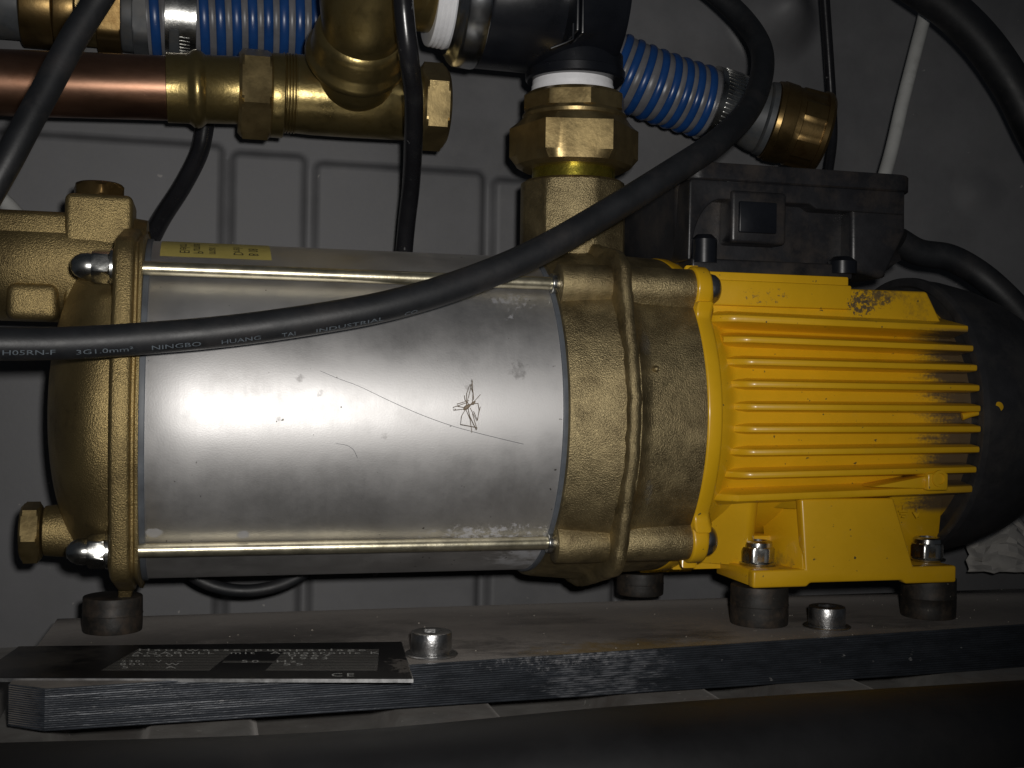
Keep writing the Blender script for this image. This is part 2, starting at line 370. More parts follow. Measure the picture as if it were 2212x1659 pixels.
for (px, py, r_, sc_) in ((1180, 1335, 40, 60), (1700, 1325, 50, 90), (1100, 1400, 35, 120), (600, 1370, 60, 50), (1950, 1345, 40, 100), (1480, 1370, 45, 80)): blobnoise(boardm, tuple(AZ(px, py, BZ)), r_, (.03,.027,.025), sc_, .38, .6, stretch=(.7,1,1), amt=.75, nst=(.4,1,1))
blobnoise(boardm, tuple(AZ(1370, 1402, BZ)), 26, (.14,.085,.01), 150, .25, .5, stretch=(.4,1,1), amt=.7)

# ---- name plate lying over the front edge of the board
PZ = BZ+.6
q0 = AZ(-60, 1465, PZ); q1 = AZ(893, 1467, PZ); q2 = AZ(868, 1386, PZ); q3 = AZ(40, 1396, PZ)
pr = root('name_plate', 'black printed metal name plate with bare bright front edge lying on the board', 'plate', (q0+q1)/2)
dz = Vector((0, 0, -1.15))
obj('plate_sheet', [q0, q1, q2, q3, q0+dz, q1+dz, q2+dz, q3+dz], [(0,1,2,3), (7,6,5,4), (0,4,5,1), (1,5,6,2), (2,6,7,3), (3,7,4,0)], alu, pr)
def pl(px, py, k=.15): return AZ(px, py, PZ+k)
def quad(pts, k): return [pl(x, y, k) for x, y in pts]
V, F = prism_vf(quad([(-58, 1464), (890, 1466), (867.4, 1386.6), (41, 1396.4)], .12), (0, 0, .05)); obj('black_coating', V, F, platek, pr)
blobnoise(platek, tuple(AZ(880, 1440, PZ)), 13, (.11,.10,.09), 300, .40, .47, stretch=(1, .45, 1))
blobnoise(platek, tuple(AZ(40, 1420, PZ)), 60, (.05,.045,.04), 60, .35, .55, stretch=(1, 1, 1))
# two grey printed fields with ruled lines
def lerp(a, b, t): return a+(b-a)*t
rows = []
for r_ in range(8):
    y0 = lerp(1402, 1449, (r_+.08)/8); y1 = lerp(1402, 1449, (r_+.84)/8)
    for (ta, ba, tb, bb) in ((298, 217, 510, 452), (618, 573, 819, 815)) if r_ not in (0,) else ((298, 217, 819, 815),):
        def X(t, b, y): return lerp(t, b, (y-1402)/47)
        rows.append(prism_vf(quad([(X(ta, ba, y1), y1), (X(tb, bb, y1), y1), (X(tb, bb, y0), y0), (X(ta, ba, y0), y0)], .2), (0, 0, .03)))
rows.append(prism_vf(quad([(480, 1431), (600, 1431), (604, 1427.5), (484, 1427.5)], .2), (0, 0, .03)))
obj('ruled_print', *join(*rows), platebar, pr)
def plate_text(s, x0, x1, y0, y1, shear=0):
    V, F = text_vf(s, 1.0, 1.3); mxx = max(v.x for v in V); out = []
    for v in V:
        t = v.x/mxx; yy = lerp(y1, y0, v.y/.72); out.append(pl(lerp(x0, x1, t)+shear*(v.y), yy, .27))
    return out, F
txts = [plate_text(s, *a) for s, a in (('Hauswasserpumpanlage', (297, 790, 1401, 1406)), ('AQABULL  mit  Aquatronic K', (287, 820, 1407.5, 1412.5)),
        ('86201', (283, 392, 1413.5, 1418)), ('0867', (622, 715, 1413.5, 1418)), ('1983', (622, 708, 1419.5, 1424)), ('230   V   ~', (262, 395, 1425.5, 1430.5)), ('50  Hz', (520, 640, 1425.5, 1431)),
        ('800   W', (258, 388, 1432, 1437)), ('55', (610, 655, 1432, 1437)), ('5     A', (262, 380, 1438.5, 1443.5)))]
txts.append(plate_text('CE', 714, 765, 1454, 1461))
obj('plate_lettering', *join(*txts), printw, pr)

# ---- cap screws holding the board
def cap_screw(px, py_base, rpx, hpx, label, Z=BZ):
    b = AZ(px, py_base, Z); mmp = MM(b); r = rpx*mmp; b = b+Vector((0, r, 0)); h = hpx*mmp
    t = root('cap_screw', label, 'screw', b, 'cap screws in the board')
    si = r*.5
    prof = [(0, r*1.28), (.5, r*1.3), (.8, r*1.25), (.81, r*.97), (1.4, r), (h-.8, r), (h-.2, r*.97), (h, r*.9), (h, r*.62)]
    V, F = lathe_vf(b, (0,0,1), prof, 60); F = F[:-1]
    n = 60; base = len(V)-n
    # hexagonal socket
    for z_, rr in ((h, si), (h-3.5, si), (h-3.5, .01)):
        for k in range(n):
            tt = 2*math.pi*k/n; q = math.pi/6; d_ = ((tt+q) % (2*q))-q; r_ = min(99, rr*.9/math.cos(d_)) if rr > .1 else .01
            V.append(b+Vector((0,0,z_))+Vector((math.cos(tt+math.pi/2)*0, 0, 0))+basis((0,0,1))[1]*(r_*math.cos(tt))+basis((0,0,1))[2]*(r_*math.sin(tt)))
    for i in range(3):
        for k in range(n):
            a = base+i*n+k; c = base+i*n+(k+1) % n; F.append((a, c, c+n, a+n))
    obj('screw_head', V, F, galv, t)
cap_screw(940, 1424, 45, 52, 'silver socket-head cap screw beside the right end of the name plate')
cap_screw(1806, 1362, 40, 46, 'silver socket-head cap screw between the two front feet of the yellow motor')

# ================================================================ RUBBER MOUNTS
def mount(pxl, pxr, py_t, Y, label, slot=False, py_b=None):
    c = A((pxl+pxr)/2, py_t, Y); r = (pxr-pxl)/2*MM(c); zt = c.z
    t = root('rubber_mount', label, 'rubber mount', (c.x, Y, BZ), 'rubber mounts under the pump')
    h = zt-BZ; prof = [(0, r*.965), (.5, r*.985), (h*.25, r*.995), (h*.49, r*.995), (h*.5, r*1.012), (h*.52, r*.995), (h*.8, r*.99), (h-.5, r*.985), (h-.12, r*.97), (h, r*.93)]
    lathe('rubber_body', (c.x, Y, BZ), (0,0,1), prof, mountr, t, n=64, ang=50)
    if slot: lathe('steel_disc', (c.x, Y, zt-.2), (0,0,1), [(0, r*.8), (.5, r*.8), (.7, r*.76)], galv, t, n=40)
    return c.x, zt, r
mL = mount(181, 307, 1286, -7, 'round black rubber mount under the brass lug at the left end')
mF = mount(1578, 1703, 1262, -38, 'black rubber mount under the front left corner of the yellow motor foot')
mR = mount(1948, 2064, 1245, -36, 'black rubber mount under the front right corner of the yellow motor foot')
mB = mount(1332, 1434, 1234, 36, 'rear rubber mount seen behind the brass casing under the yellow foot')

# ================================================================ THE PUMP
pump = root('water_pump', 'horizontal brass and stainless steel water pump with ribbed yellow motor', 'pump', (100, 0, BZ))
RX = lambda px, Y=-65, py=880: A(px, py, Y).x
RS = 65.0
rodU = A(287, 564, -47); rodLo = A(272, 1178, -47)
ZU, ZL = 50.6, -48.4
x_f0, x_f1, x_g, x_s1, x_g1 = RX(236), RX(300), RX(312), RX(1218), RX(1227)
# stainless sleeve
V, F = lathe_vf((0,0,0), (1,0,0), [(x_g-1, RS-.6), (x_g, RS)]+[(x_g+(x_s1-x_g)*i/8, RS) for i in range(1, 9)], 160)
F = [f for f in F if len(f) == 4]; sleeve = obj('stainless_sleeve', V, F, steel, pump, ang=50)
_nt, _b, _L = nodes(steel); _tg = N(_nt, 'ShaderNodeTangent', direction_type='RADIAL', axis='X'); _L(_tg.outputs[0], _b.inputs['Tangent']); _b.inputs['Anisotropic'].default_value = .05; _b.inputs['Anisotropic Rotation'].default_value = .25
_tc = N(_nt, 'ShaderNodeTexCoord'); _mp = N(_nt, 'ShaderNodeMapping'); _mp.inputs['Scale'].default_value = (1, .05, .05); _L(_tc.outputs['Object'], _mp.inputs[0])
_no = N(_nt, 'ShaderNodeTexNoise', Scale=750.0, Detail=4.0, Roughness=.7); _L(_mp.outputs[0], _no.inputs[0]); _ma = N(_nt, 'ShaderNodeMath', operation='MULTIPLY_ADD'); _L(_no.outputs[0], _ma.inputs[0]); _ma.inputs[1].default_value = .05; _ma.inputs[2].default_value = -.025
_sr = _b.inputs['Roughness'].links[0].from_socket; _ad = N(_nt, 'ShaderNodeMath', operation='ADD'); _L(_sr, _ad.inputs[0]); _L(_ma.outputs[0], _ad.inputs[1]); _L(_ad.outputs[0], _b.inputs['Roughness'])
blobnoise(steel, tuple(AC(1140, 1200, RS)), 33, (.40,.41,.44), 150, .36, .6, rough=.8, metal=.2, nst=(1,1,2.2), amt=.8)
blobnoise(steel, tuple(AC(1060, 1152, RS)), 26, (.5,.5,.53), 300, .46, .56, stretch=(.45,1,2.6), rough=.8, metal=.1, amt=.85)
blobnoise(steel, tuple(AC(1120, 655, RS)), 22, (.45,.46,.5), 130, .52, .6, stretch=(.6,1,1), rough=.7, metal=.4, amt=.6)
blobnoise(steel, tuple(AC(333, 1151, RS)), 5, (.5,.5,.52), 100, .33, .42, stretch=(.8,1,1.2), rough=.7, metal=.3, amt=.7)
blobnoise(steel, tuple(AC(524, 1155, RS)), 4, (.5,.5,.52), 100, .33, .42, rough=.7, metal=.3, amt=.8)
for (x_, y_, r_) in ((650, 818, 4), (830, 942, 3.5), (1010, 838, 3), (600, 905, 3), (690, 850, 3), (1120, 800, 9)):
    blobnoise(steel, tuple(AC(x_, y_, RS)), r_, (.16,.15,.145), 500, .40, .62, amt=.5)
def ring(name, x0, x1, r, m, parent, c=.4, n=128, **kw): return lathe(name, (x0,0,0), (1,0,0), rprof(0, x1-x0, r, c), m, parent, n=n, **kw)
ring('gasket_ring', x_f1-.2, x_g+.1, RS+.8, gaskm, pump, .3)
ring('gasket_ring', x_s1-.2, x_g1+.2, RS+.8, gaskm, pump, .3)
# crusty deposit at the lower end of the sleeve
# ---- sticker on top of the sleeve
def sleeve_patch(px0, px1, py0, py1, R, nx=12, nz=4):
    a0 = AC(px0, py1, RS); xs = (RX(px0, a0.y), RX(px1, a0.y)); z0 = math.asin(a0.z/RS); z1 = math.radians(83)
    V = []; F = []
    for j in range(nz+1):
        t = z0+(z1-z0)*j/nz
        for i in range(nx+1): V.append(Vector((xs[0]+(xs[1]-xs[0])*i/nx, -R*math.cos(t), R*math.sin(t))))
    for j in range(nz):
        for i in range(nx): a = j*(nx+1)+i; F.append((a, a+1, a+nx+2, a+nx+1))
    return V, F, xs, z0
V, F, xs, z0 = sleeve_patch(340, 582, 527, 553, RS+.12)
lab = obj('yellow_sticker', V, F, labelm, pump)
tv = []
for s, px in (('Elektr', 388), ('Pumpe', 418), ('max 1', 452), ('Dreh', 505), ('B 08', 538)):
    V, F = text_vf(s, 5.2, 1.0); x_ = RX(px, -30, 540)
    tv.append(([Vector((x_ + v.y, -(RS+.2)*math.cos(z0+.05+v.x/RS), (RS+.2)*math.sin(z0+.05+v.x/RS))) for v in V], F))
obj('sticker_lettering', *join(*tv), printk, lab)
# ---- left flange and cover
lobes = [(-47, ZU), (47, ZU), (-47, ZL), (47, ZL)]
pts = circ(0, 0, 69.5, 96)
for y, z in lobes: pts += circ(y, z, 11, 32)
H = hull2(pts)
def densify(H, step=2.5):
    out = []
    for i, p in enumerate(H):
        q = H[(i+1) % len(H)]; L = math.hypot(q[0]-p[0], q[1]-p[1]); n = max(1, int(L/step))
        out += [(p[0]+(q[0]-p[0])*k/n, p[1]+(q[1]-p[1])*k/n) for k in range(n)]
    return out
Hd = densify(H)
lug = root  # keep name free
fl_ = stack_yz('cover_flange', Hd, [(x_f0, 1.8), (x_f0+.6, .5), (x_f0+1.4, 0), (x_f0+5.6, 0), (x_f0+6.6, .7), (x_f0+7.1, 2.2), (x_f0+7.8, 2.4), (x_f0+8.4, 1.2), (x_f0+9.4, .9), (x_f1-1, 1.1), (x_f1-.2, 2.2)], castbrassL, pump, ang=55)
# raised rib on the flange edge
def xs_at(x, dy): return x
dome = [(0, 63.5), (-.8, 62)]+[(-1-25*math.sin(math.pi/2*i/20), 61.5*math.cos(math.pi/2*i/20)**.85) for i in range(21)]
lathe('suction_cover', (x_f0+.5, 0, 0), (1, 0, 0), dome, castbrassL, pump, n=128, ang=60)
# foot lug
lx = mL[0]+1.5
ly = 10; V = []; F = []
prof = [(-ly-7, -60), (ly+7, -60), (ly+2, -70), (ly-1, -77), (ly-3, mL[1]+.3), (-ly+3, mL[1]+.3), (-ly+1, -77), (-ly-2, -70)]
V, F = prism_vf([Vector((x_f0+.8, y, z)) for y, z in prof], (7.6, 0, 0)); 
V = [v if v.z > -69 else Vector((lerp(v.x, lx, .35 if v.z > -76 else .55), v.y, v.z)) for v in V]
obj('support_lug', V, F, castbrassL, pump, bevel=.8)
# suction port
pc = A(60, 575, 6)
x_b1 = A(286, 480, -4).x
sp = [(-60, 20.5), (-10, 20.5), (-9.2, 21.2), (14, 21.2), (26, 21.0), (36, 20.6), (44, 19.5)]
lathe('suction_port', (pc.x, 6, pc.z), (1,0,0), sp, castbrassL, pump, n=72, ang=50)
topz = A(150, 461, -4).z
# flat-topped web above the port
V, F = prism_vf([Vector((A(-60,461,-8).x, y, z)) for y, z in ((-12, topz-9), (-10.5, topz-1.5), (-8, topz), (16, topz), (18, topz-9), (18, pc.z), (-12, pc.z))], (x_b1-A(-60,461,-8).x-.6, 0, 0))
obj('port_web', V, F, castbrassL, pump, bevel=1.0)
bz = A(214, 428, 0).z; bx0 = A(142, 430, -8).x
V, F = box_vf(bx0, x_b1+.6, -13, 15, pc.z-22, bz); obj('filler_boss', V, F, castbrassL, pump, bevel=2.6, seg=4)
hc = A(214, 428, 1); hr = (270-158)/2*MM(hc)
lathe('filler_plug', (hc.x, 1, bz-.1), (0,0,1), [(0, hr*.86), (.4, hr*.92), (1.2, hr*.98), (hr*.42, hr*1.01), (hr*.55, hr*.86), (hr*.6, hr*.75)], oldbrass, pump, n=72, hexr=hr*.88, phase=math.radians(20), label='brown hexagonal filler plug on top of the cover')
# port collar lower facet (hexagonal socket end)
hx = A(75, 640, -14)
V, F = box_vf(A(12, 640, -14).x, A(126, 640, -14).x, -15.6, 0, A(60, 690, -17).z, A(60, 608, -17).z); obj('port_foot', V, F, castbrassL, pump, bevel=3.6, seg=4)
if 0: lathe('port_hexagon', (A(18, 640, -14).x, 6, pc.z), (1,0,0), [(0, 22.4), (1, 23.4), (17, 23.6), (22, 22.5), (24, 20)], castbrassL, pump, n=72, hexr=21.6, phase=math.radians(30), ang=40)
# drain boss and plug
dc = A(110, 1152, -8)
lathe('drain_boss', (dc.x+14, -8, dc.z+1), (-1,0,0), [(0, 10), (8, 10), (13.5, 9.6), (16, 9.3), (16.5, 8.5)], castbrassL, pump, n=48)
lathe('drain_plug', (A(91, 1152, -8).x, -8, dc.z+.5), (-1,0,0), hexprof(7.2, 10.2), brass, pump, n=72, hexr=10.2, phase=math.radians(10), ang=13, label='hexagonal brass drain plug')
# ---- tie rods with acorn nuts
for nm, Zp, pxs in (('upper', ZU, (160, 190, 225, 232)), ('lower', ZL, (145, 176, 207, 214))):
    yy = -47
    xr = RX(1195, yy, 1000)
    rr = 2.45
    P = [Vector((x_f1-1+(xr-x_f1+1)*i/30, yy, Zp)) for i in range(31)]
    V, F = tube_vf(P, rr, 28); rod = obj('tie_rod', V, F, zinc, pump)
    xn = x_f0-1.0
    nut = lathe('acorn_nut', (xn, yy, Zp), (-1,0,0), [(0, 4.6), (.5, 5.3), (1.2, 6.1), (5.6, 6.1), (6.6, 5.3), (6.7, 4.5), (8.0, 4.7), (10.3, 4.4), (12.2, 3.4), (13.5, 1.9), (13.9, 0)], zincw, pump, n=72, hexr=None, ang=40,
        fn=lambda s, t, r: min(r, 5.3/math.cos(((t+math.radians(20)+math.pi/6) % (math.pi/3))-math.pi/6)) if s < 6.4 else r, label='domed %s tie rod nut' % nm)
    lathe('washer', (xn+.15, yy, Zp), (-1,0,0), [(-.6, 6.2), (.6, 6.3), (.75, 6.0)], zincw, nut, n=40)
    lathe('nut_boss', (xn+.8, yy, Zp), (-1,0,0), [(-4, 8), (-.2, 7.6), (.3, 7.0)], castbrassL, pump, n=40)
    lathe('rod_collar', (xr-2.2, yy, Zp), (1,0,0), rprof(0, 3.5, 3.9, .5), zincw, rod, n=32)

# ---- discharge casting
x_r = RX(1350); x_r1 = RX(1378); x_y0 = RX(1533, -68)
body = [(x_g1, 66), (x_g1+.4, 67.2), (x_g1+3, 67.8), (x_r-3, 69.2), (x_r, 70), (x_r1, 70), (x_r1+1, 68.5), (x_r1+6, 67.5), (x_y0, 66.5)]
lathe('discharge_casing', (0,0,0), (1,0,0), body, castbrass, pump, n=144, ang=55)
pts = circ(0, 0, 72.5, 60)
for y, z in lobes: pts += circ(y, z+ (1 if z > 0 else -1), 12.5, 32)
Hr = densify(hull2(pts), 3)
Hr = [(y+random.uniform(-.25, .25), z+random.uniform(-.25, .25)) for y, z in Hr]
stack_yz('parting_rib', Hr, [(x_r-1.6, 4), (x_r-.2, 1.0), (x_r+.6, 0), (x_r+3.6, .3), (x_r+4.6, 2), (x_r+5.4, 5)], castbrass, pump, wob=.35, ang=60)
for y, z in lobes:
    for (xa, xb, r_) in ((RX(1200, -47), x_r, 7.8), (x_r, RX(1512, -50)+1, 7.6)):
        s = 1 if z > 0 else -1
        # boss is a rounded web running down to the casing
        out = hull2(circ(y, z, r_, 40)+circ(y*.72, z*.72+0*s, r_+3, 40))
        V, F = prism_vf([Vector((xa, a, b)) for a, b in out], (xb-xa, 0, 0))
        obj('bolt_boss', V, F, castbrass, pump, bevel=.9, seg=2, ang=40)
blobnoise(castbrass, tuple(AC(1395, 740, 68)), 10, (.30,.28,.24), 100, .38, .6, stretch=(2.2,1,.7), amt=.45)
blobnoise(castbrass, tuple(AC(1400, 1070, 68)), 9, (.32,.31,.28), 200, .35, .55, stretch=(2,1,.8), amt=.5)
lathe('casting_pimple', AC(1418, 797, 68.2), AC(1418, 797, 10)-AC(1418, 797, 0.01)*1 if False else (0,-1,.1), [(-1, 1.5), (0, 1.1), (.7, .6), (.9, 0)], castbrass, pump, n=16)
# top plate and outlet neck
xo = A(1236, 560, 0).x
zt = A(1236, 566, -22).z
V, F = box_vf(RX(1205, -40), x_r+4, -52, 40, 38, 0); 
oct0 = A(1236, 390, -4).z
Rn = (1355-1116)/2*MM(A(1236, 460, 0))
lathe('outlet_neck', (xo, 0, 40), (0,0,1), [(0, Rn*1.12), (zt-40+2, Rn*1.06), (zt-40+5, Rn*1.0), (oct0-40-4, Rn*1.0), (oct0-40-1.5, Rn*.955), (oct0-40-.3, Rn*.88), (oct0-40, Rn*.8)], castbrass, pump, n=96, hexr=Rn*.955, sides=4, phase=math.radians(0), ang=30,
      fn=lambda s, t, r: min(r, Rn*.925/math.cos(((t+math.radians(22.5)+math.pi/8) % (math.pi/4))-math.pi/8)) if s > 8 else r)
V, F = prism_vf([Vector((x, y, 48)) for x, y in ((RX(1203, -47), -50), (x_r+3, -50), (x_r+3, 46), (RX(1203, -47), 46))], (0, 0, 9.2)); obj('outlet_pad', V, F, castbrass, pump, bevel=2.2, seg=3)
# ---- yellow motor
x_y1 = RX(1566, -66); x_m0 = RX(1575, -56); x_m1 = RX(2108, -56)
def lobed(t):
    y, z = math.cos(t), math.sin(t); r = 66.8
    for (a, b) in lobes:
        L = math.hypot(a, b); ca = math.atan2(b, a); d = (t-ca+math.pi) % (2*math.pi)-math.pi
        if abs(d) < .5:
            s = L*math.sin(d)
            if abs(s) < 8.8: r = max(r, L*math.cos(d)+math.sqrt(8.8**2-s*s))
            else: r = max(r, 66.8+ 9*max(0, 1-(abs(s)-8.8)/5)**2)
    return r
housing_V = []
Yo = polar(lobed, 288)
housing = lathe('motor_housing', (0,0,0), (1,0,0), [(x_y0+2, 60), (x_m0-1, 58), (x_m0+2, 55), (x_m0+5, 54.5), (x_m1+.2, 53), (x_m1+.7, 46)], yellow, pump, n=128, ang=50)
stack_yz('motor_flange', Yo, [(x_y0, .8), (x_y0+.5, .1), (x_y0+1.0, 0), (x_y0+5.2, 0), (x_y0+6.2, .6), (x_y0+6.8, 2.0), (x_y0+8, 5)], yellow, housing, ang=50)
for y, z in lobes[:4:2]:
    bh = lathe('flange_bolt', (x_y0+7.0, y, z), (1,0,0), [(0, 6.1), (.8, 6.2), (3.0, 5.8), (4.4, 4.8), (5.2, 3.2), (5.3, 0)], galv, housing, n=40, label='round bolt head on a flange ear')
# fins : tip depth follows a flattened curve
def tipY(z): return -(62.5-8.0*(z/36)**2)
for i in range(9):
    zl = A(1600, [685.5,732,781,829.5,878.5,927,977,1027,1078.5][i], -58).z
    zr = A(2090, [709,752,794.5,838,882,926,970,1014,1057][i], -58).z
    ty = tipY((zl+zr)/2); xs0 = x_m0-1.2*(i in (0, 8))*4; xe = A([2089,2101,2110,2116,2119,2120,2118,2112,2104][i], 880, ty).x
    th = 2.1 if i not in (0, 8) else 2.4
    V = []; F = []
    secs = [(0, .0, -6), (2.2, .3, -2.2), (5.5, .75, -.5), (9, 1, 0), (60, 1, 0), (xe-xs0-.6, 1, 0), (xe-xs0, .98, .0)]
    for (dx, g, _) in secs:
        t = dx/(xe-xs0); zc = lerp(zl, zr, t); x = xs0+dx; yt = lerp(-50 if i not in (0, 8) else -44, ty, g) ; yb = -34
        for (y_, z_) in ((yb, zc-th*2.2), (yt+.9, zc-th*.62), (yt+.25, zc-th*.5), (yt, zc-th*.2), (yt, zc+th*.2), (yt+.25, zc+th*.5), (yt+.9, zc+th*.62), (yb, zc+th*2.2)): V.append(Vector((x, y_, z_)))
    for s in range(len(secs)-1):
        for k in range(8): a = s*8+k; b = s*8+(k+1) % 8; F.append((a, b, b+8, a+8))
    F += [tuple(range(8)), tuple(range(len(V)-8, len(V)))]
    obj('cooling_fin', V, F, yellow, housing, ang=40)
# lower rear fins peeking out under the casing
for k in range(4):
    x = A(1420+28*k, 1195, 20).x; V, F = box_vf(x_y0+5+k*1.5, x_m1-20, -22+13*k, -19.5+13*k, -66+abs(k-1)*2.0, -40); obj('cooling_fin', V, F, yellow, housing, bevel=.4)
# pedestal under the terminal box: side plate of the housing
sy = -44.5
pa = [A(1500, 598, sy), A(1838, 612, sy), A(1845, 640, sy)]
zt1 = A(1500, 598, sy).z; z_b = A(1600, 690, sy).z
xa = A(1480, 640, sy).x; xb = A(2046, 680, sy).x; xc = A(2012, 632, sy).x
zr_ = A(2000, 628, sy).z
V, F = prism_vf([Vector((xa, sy, z_b-3)), Vector((xb, sy, z_b-3)), Vector((xc, sy+3, zr_)), Vector((xa, sy+5, zr_+0))], (0, 44, 0))
obj('pedestal', V, F, yellow, housing, bevel=1.2, seg=3)
xd = A(1838, 620, sy-1).x; zt2 = A(1500, 583, sy-1).z
V, F = prism_vf([Vector((A(1494, 600, sy).x, sy+.6, zr_-4)), Vector((xd, sy+.6, zr_-7)), Vector((xd, sy+.6, zt2)), Vector((A(1494, 600, sy).x, sy+.6, zt2))], (0, 70, 0))
obj('box_seat', V, F, yellow, housing, bevel=.8)
V, F = prism_vf([Vector((A(1488, 600, sy).x, sy-.6, zr_-9)), Vector((xd+.8, sy-.6, zr_-9)), Vector((xd+.8, sy-.6, zt2-3.6)), Vector((A(1488, 600, sy).x, sy-.6, zt2-3.2))], (0, 71, 0))
obj('box_seat', V, F, yellow, housing, bevel=.9)
# foot bracket in front
fy = -54
def foot(fy, dirn, name='motor_foot'):
    """dirn -1: front foot, +1 rear foot (mirrored)"""
    X = lambda px, py=1200: A(px, py, -54).x
    Zf = lambda py, px=1640: A(px, py, -54).z
    Y = lambda y: y if dirn < 0 else -y
    parts = []
    zb = Zf(1271, 1640); ztp = Zf(1233, 1640)
    x0 = X(1628); x1 = X(2067)
    back = fy+36
    zt_ = Zf(1082, 1850)
    parts.append(box_vf(x0+.4, X(1745), fy+1, back, zb+.3, ztp-.15))
    parts.append(box_vf(X(1962), x1-.4, fy+1, back, zb+.3, ztp-.15))
    P_ = [(x0, zb), (X(1745), zb), (X(1752), zb+1.5), (X(1950), zb+1.5), (X(1958), zb), (x1, zb), (x1, ztp), (X(1974), ztp), (X(1930, 1100), zt_+1), (X(1730, 1100), zt_+1), (X(1741), ztp), (x0, ztp)]
    V, F = prism_vf([Vector((a_, fy, b_)) for a_, b_ in P_], (0, 5, 0))
    ft = obj(name, V, F, yellow, housing, bevel=1.0, seg=3)
    for V, F in parts: obj('foot_pad', V, F, yellow, ft, bevel=.6, seg=2)
    # recessed right part of the web
    V, F = prism_vf([Vector((X(1930), fy+27, ztp-1)), Vector((X(2108), fy+27, ztp-1)), Vector((X(2075, 1080), fy+12, zt_+1)), Vector((X(1900, 1100), fy+10, zt_))], (0, 8, 0))
    obj('foot_web', [Vector((v.x, Y(v.y), v.z)) for v in V], F, yellow, ft, bevel=.7, seg=2)
    # curved gusset on the left with the oval opening
    n = 20; V = []; F = []
    path = [(k/12, 0, 0) for k in range(13)]+[(1, 5.5*math.sin(math.pi/2*k/8), 5.5*(1-math.cos(math.pi/2*k/8))) for k in range(1, 9)]
    for (t, ex_, ey_) in path:
        dy = 17-9*math.sin(t*math.pi/2)+ey_; db = 31-12*t*t+ey_; xt = lerp(X(1560), X(1640), t)+ex_; xb_ = lerp(X(1552), X(1652), t)+ex_
        V += [Vector((xt, fy+dy, zt_+2)), Vector((xb_, fy+db, ztp-1)), Vector((xb_-.5, fy+db+6, ztp-1)), Vector((xt-.5, fy+dy+6, zt_+2))]
    for k in range(n):
        for j in range(4): a = k*4+j; b = k*4+(j+1) % 4; F.append((a, b, b+4, a+4))
    F += [(0,1,2,3), tuple(range(len(V)-4, len(V)))]
    obj('foot_gusset', [Vector((v.x, Y(v.y), v.z)) for v in V], F, yellow, ft, ang=50)
    V, F = box_vf(X(1668), X(1742), fy+21, fy+33, ztp-.6, Zf(1172)+0)
    obj('foot_rib', [Vector((v.x, Y(v.y), v.z)) for v in V], F, yellow, ft, bevel=.8, seg=2)
    # thin rib beside the opening
    V, F = prism_vf([Vector((X(1736), fy+.8, ztp-.5)), Vector((X(1712), fy+24, ztp-.5)), Vector((X(1706), fy+26, zt_)), Vector((X(1745,1100), fy+6, zt_))], (1.6, 0, 0))
    obj('foot_rib', [Vector((v.x, Y(v.y), v.z)) for v in V], F, yellow, ft, bevel=.5)
    V, F = prism_vf([Vector((X(1700), fy+16, zt_-4)), Vector((X(1740), fy+7, zt_-4)), Vector((X(1745), fy+8, zt_+3)), Vector((X(1560), fy+9, zt_+3)), Vector((X(1560), fy+16, zt_-4))], (0, 6, 0))
    obj('foot_rib', [Vector((v.x, Y(v.y), v.z)) for v in V], F, yellow, ft, bevel=.5)
    return ft, ztp
ft, zfoot = foot(fy, -1)
rx = A(1383, 1215, 28).x; rzb = A(1383, 1238, 28).z; rzt = A(1383, 1192, 28).z
V, F = box_vf(rx, rx+26, 28, 62, rzb, rzt); rf = obj('motor_foot', V, F, yellow, housing, bevel=1, seg=3)
V, F = box_vf(rx+24, rx+92, 28.4, 61, rzb+2, rzt-.3); obj('foot_bar', V, F, yellow, rf, bevel=.6)
V, F = box_vf(rx+24, rx+92, 33, 40, rzt-1, -20); obj('foot_web', V, F, yellow, rf, bevel=.8)
# earth symbol and arrow cast in relief beside the right foot
sv = []
es = A(1950, 1105, -42)
def bar(p, a, b, w_, h): return prism_vf([p(a-w_/2, b-h/2), p(a+w_/2, b-h/2), p(a+w_/2, b+h/2), p(a-w_/2, b+h/2)], (0, -.6, 0))
pp = lambda px, py: A(px, py, -43.2)
for (a, b, w_, h) in ((1950, 1097, 3, 12), (1950, 1104, 20, 3), (1950, 1110, 13, 3), (1950, 1116, 6, 3), (1978, 1100, 3, 18)): sv.append(bar(pp, a, b, w_, h))
sv.append(prism_vf([pp(1970, 1106), pp(1986, 1106), pp(1978, 1119)], (0, -.6, 0)))
obj('earth_symbol', *join(*sv), yellow, housing, label='raised earth symbol and arrow')
# screw eye block on the fins
e0 = A(2005, 1022, -61); e1 = A(2049, 1060, -61)
V, F = box_vf(e0.x, e1.x, -61, -46, e1.z, e0.z); blk = obj('screw_lug', V, F, yellow, housing, bevel=.9, seg=3)
ec = A(2030, 1034, -61.4)
lathe('screw_ring', (ec.x, -61.0, ec.z), (0,-1,0), [(0, 3.4), (.7, 3.3), (.8, 2.3), (.1, 2.1), (.1, 0)], yellow, blk, n=32)
p0 = A(1882, 1052, -58); p1 = A(2008, 1027, -59)
V, F = prism_vf([p0, A(2006, 1056, -59), p1], (0, 14, 0)); obj('screw_lug', V, F, yellow, housing, bevel=.5)
V, F = tube_vf([A(2078, 900, -58), A(2095, 896, -59), A(2118, 892, -59)], [1.6, 1.1, .9], 12); obj('cast_nib', V, F, yellow, housing)
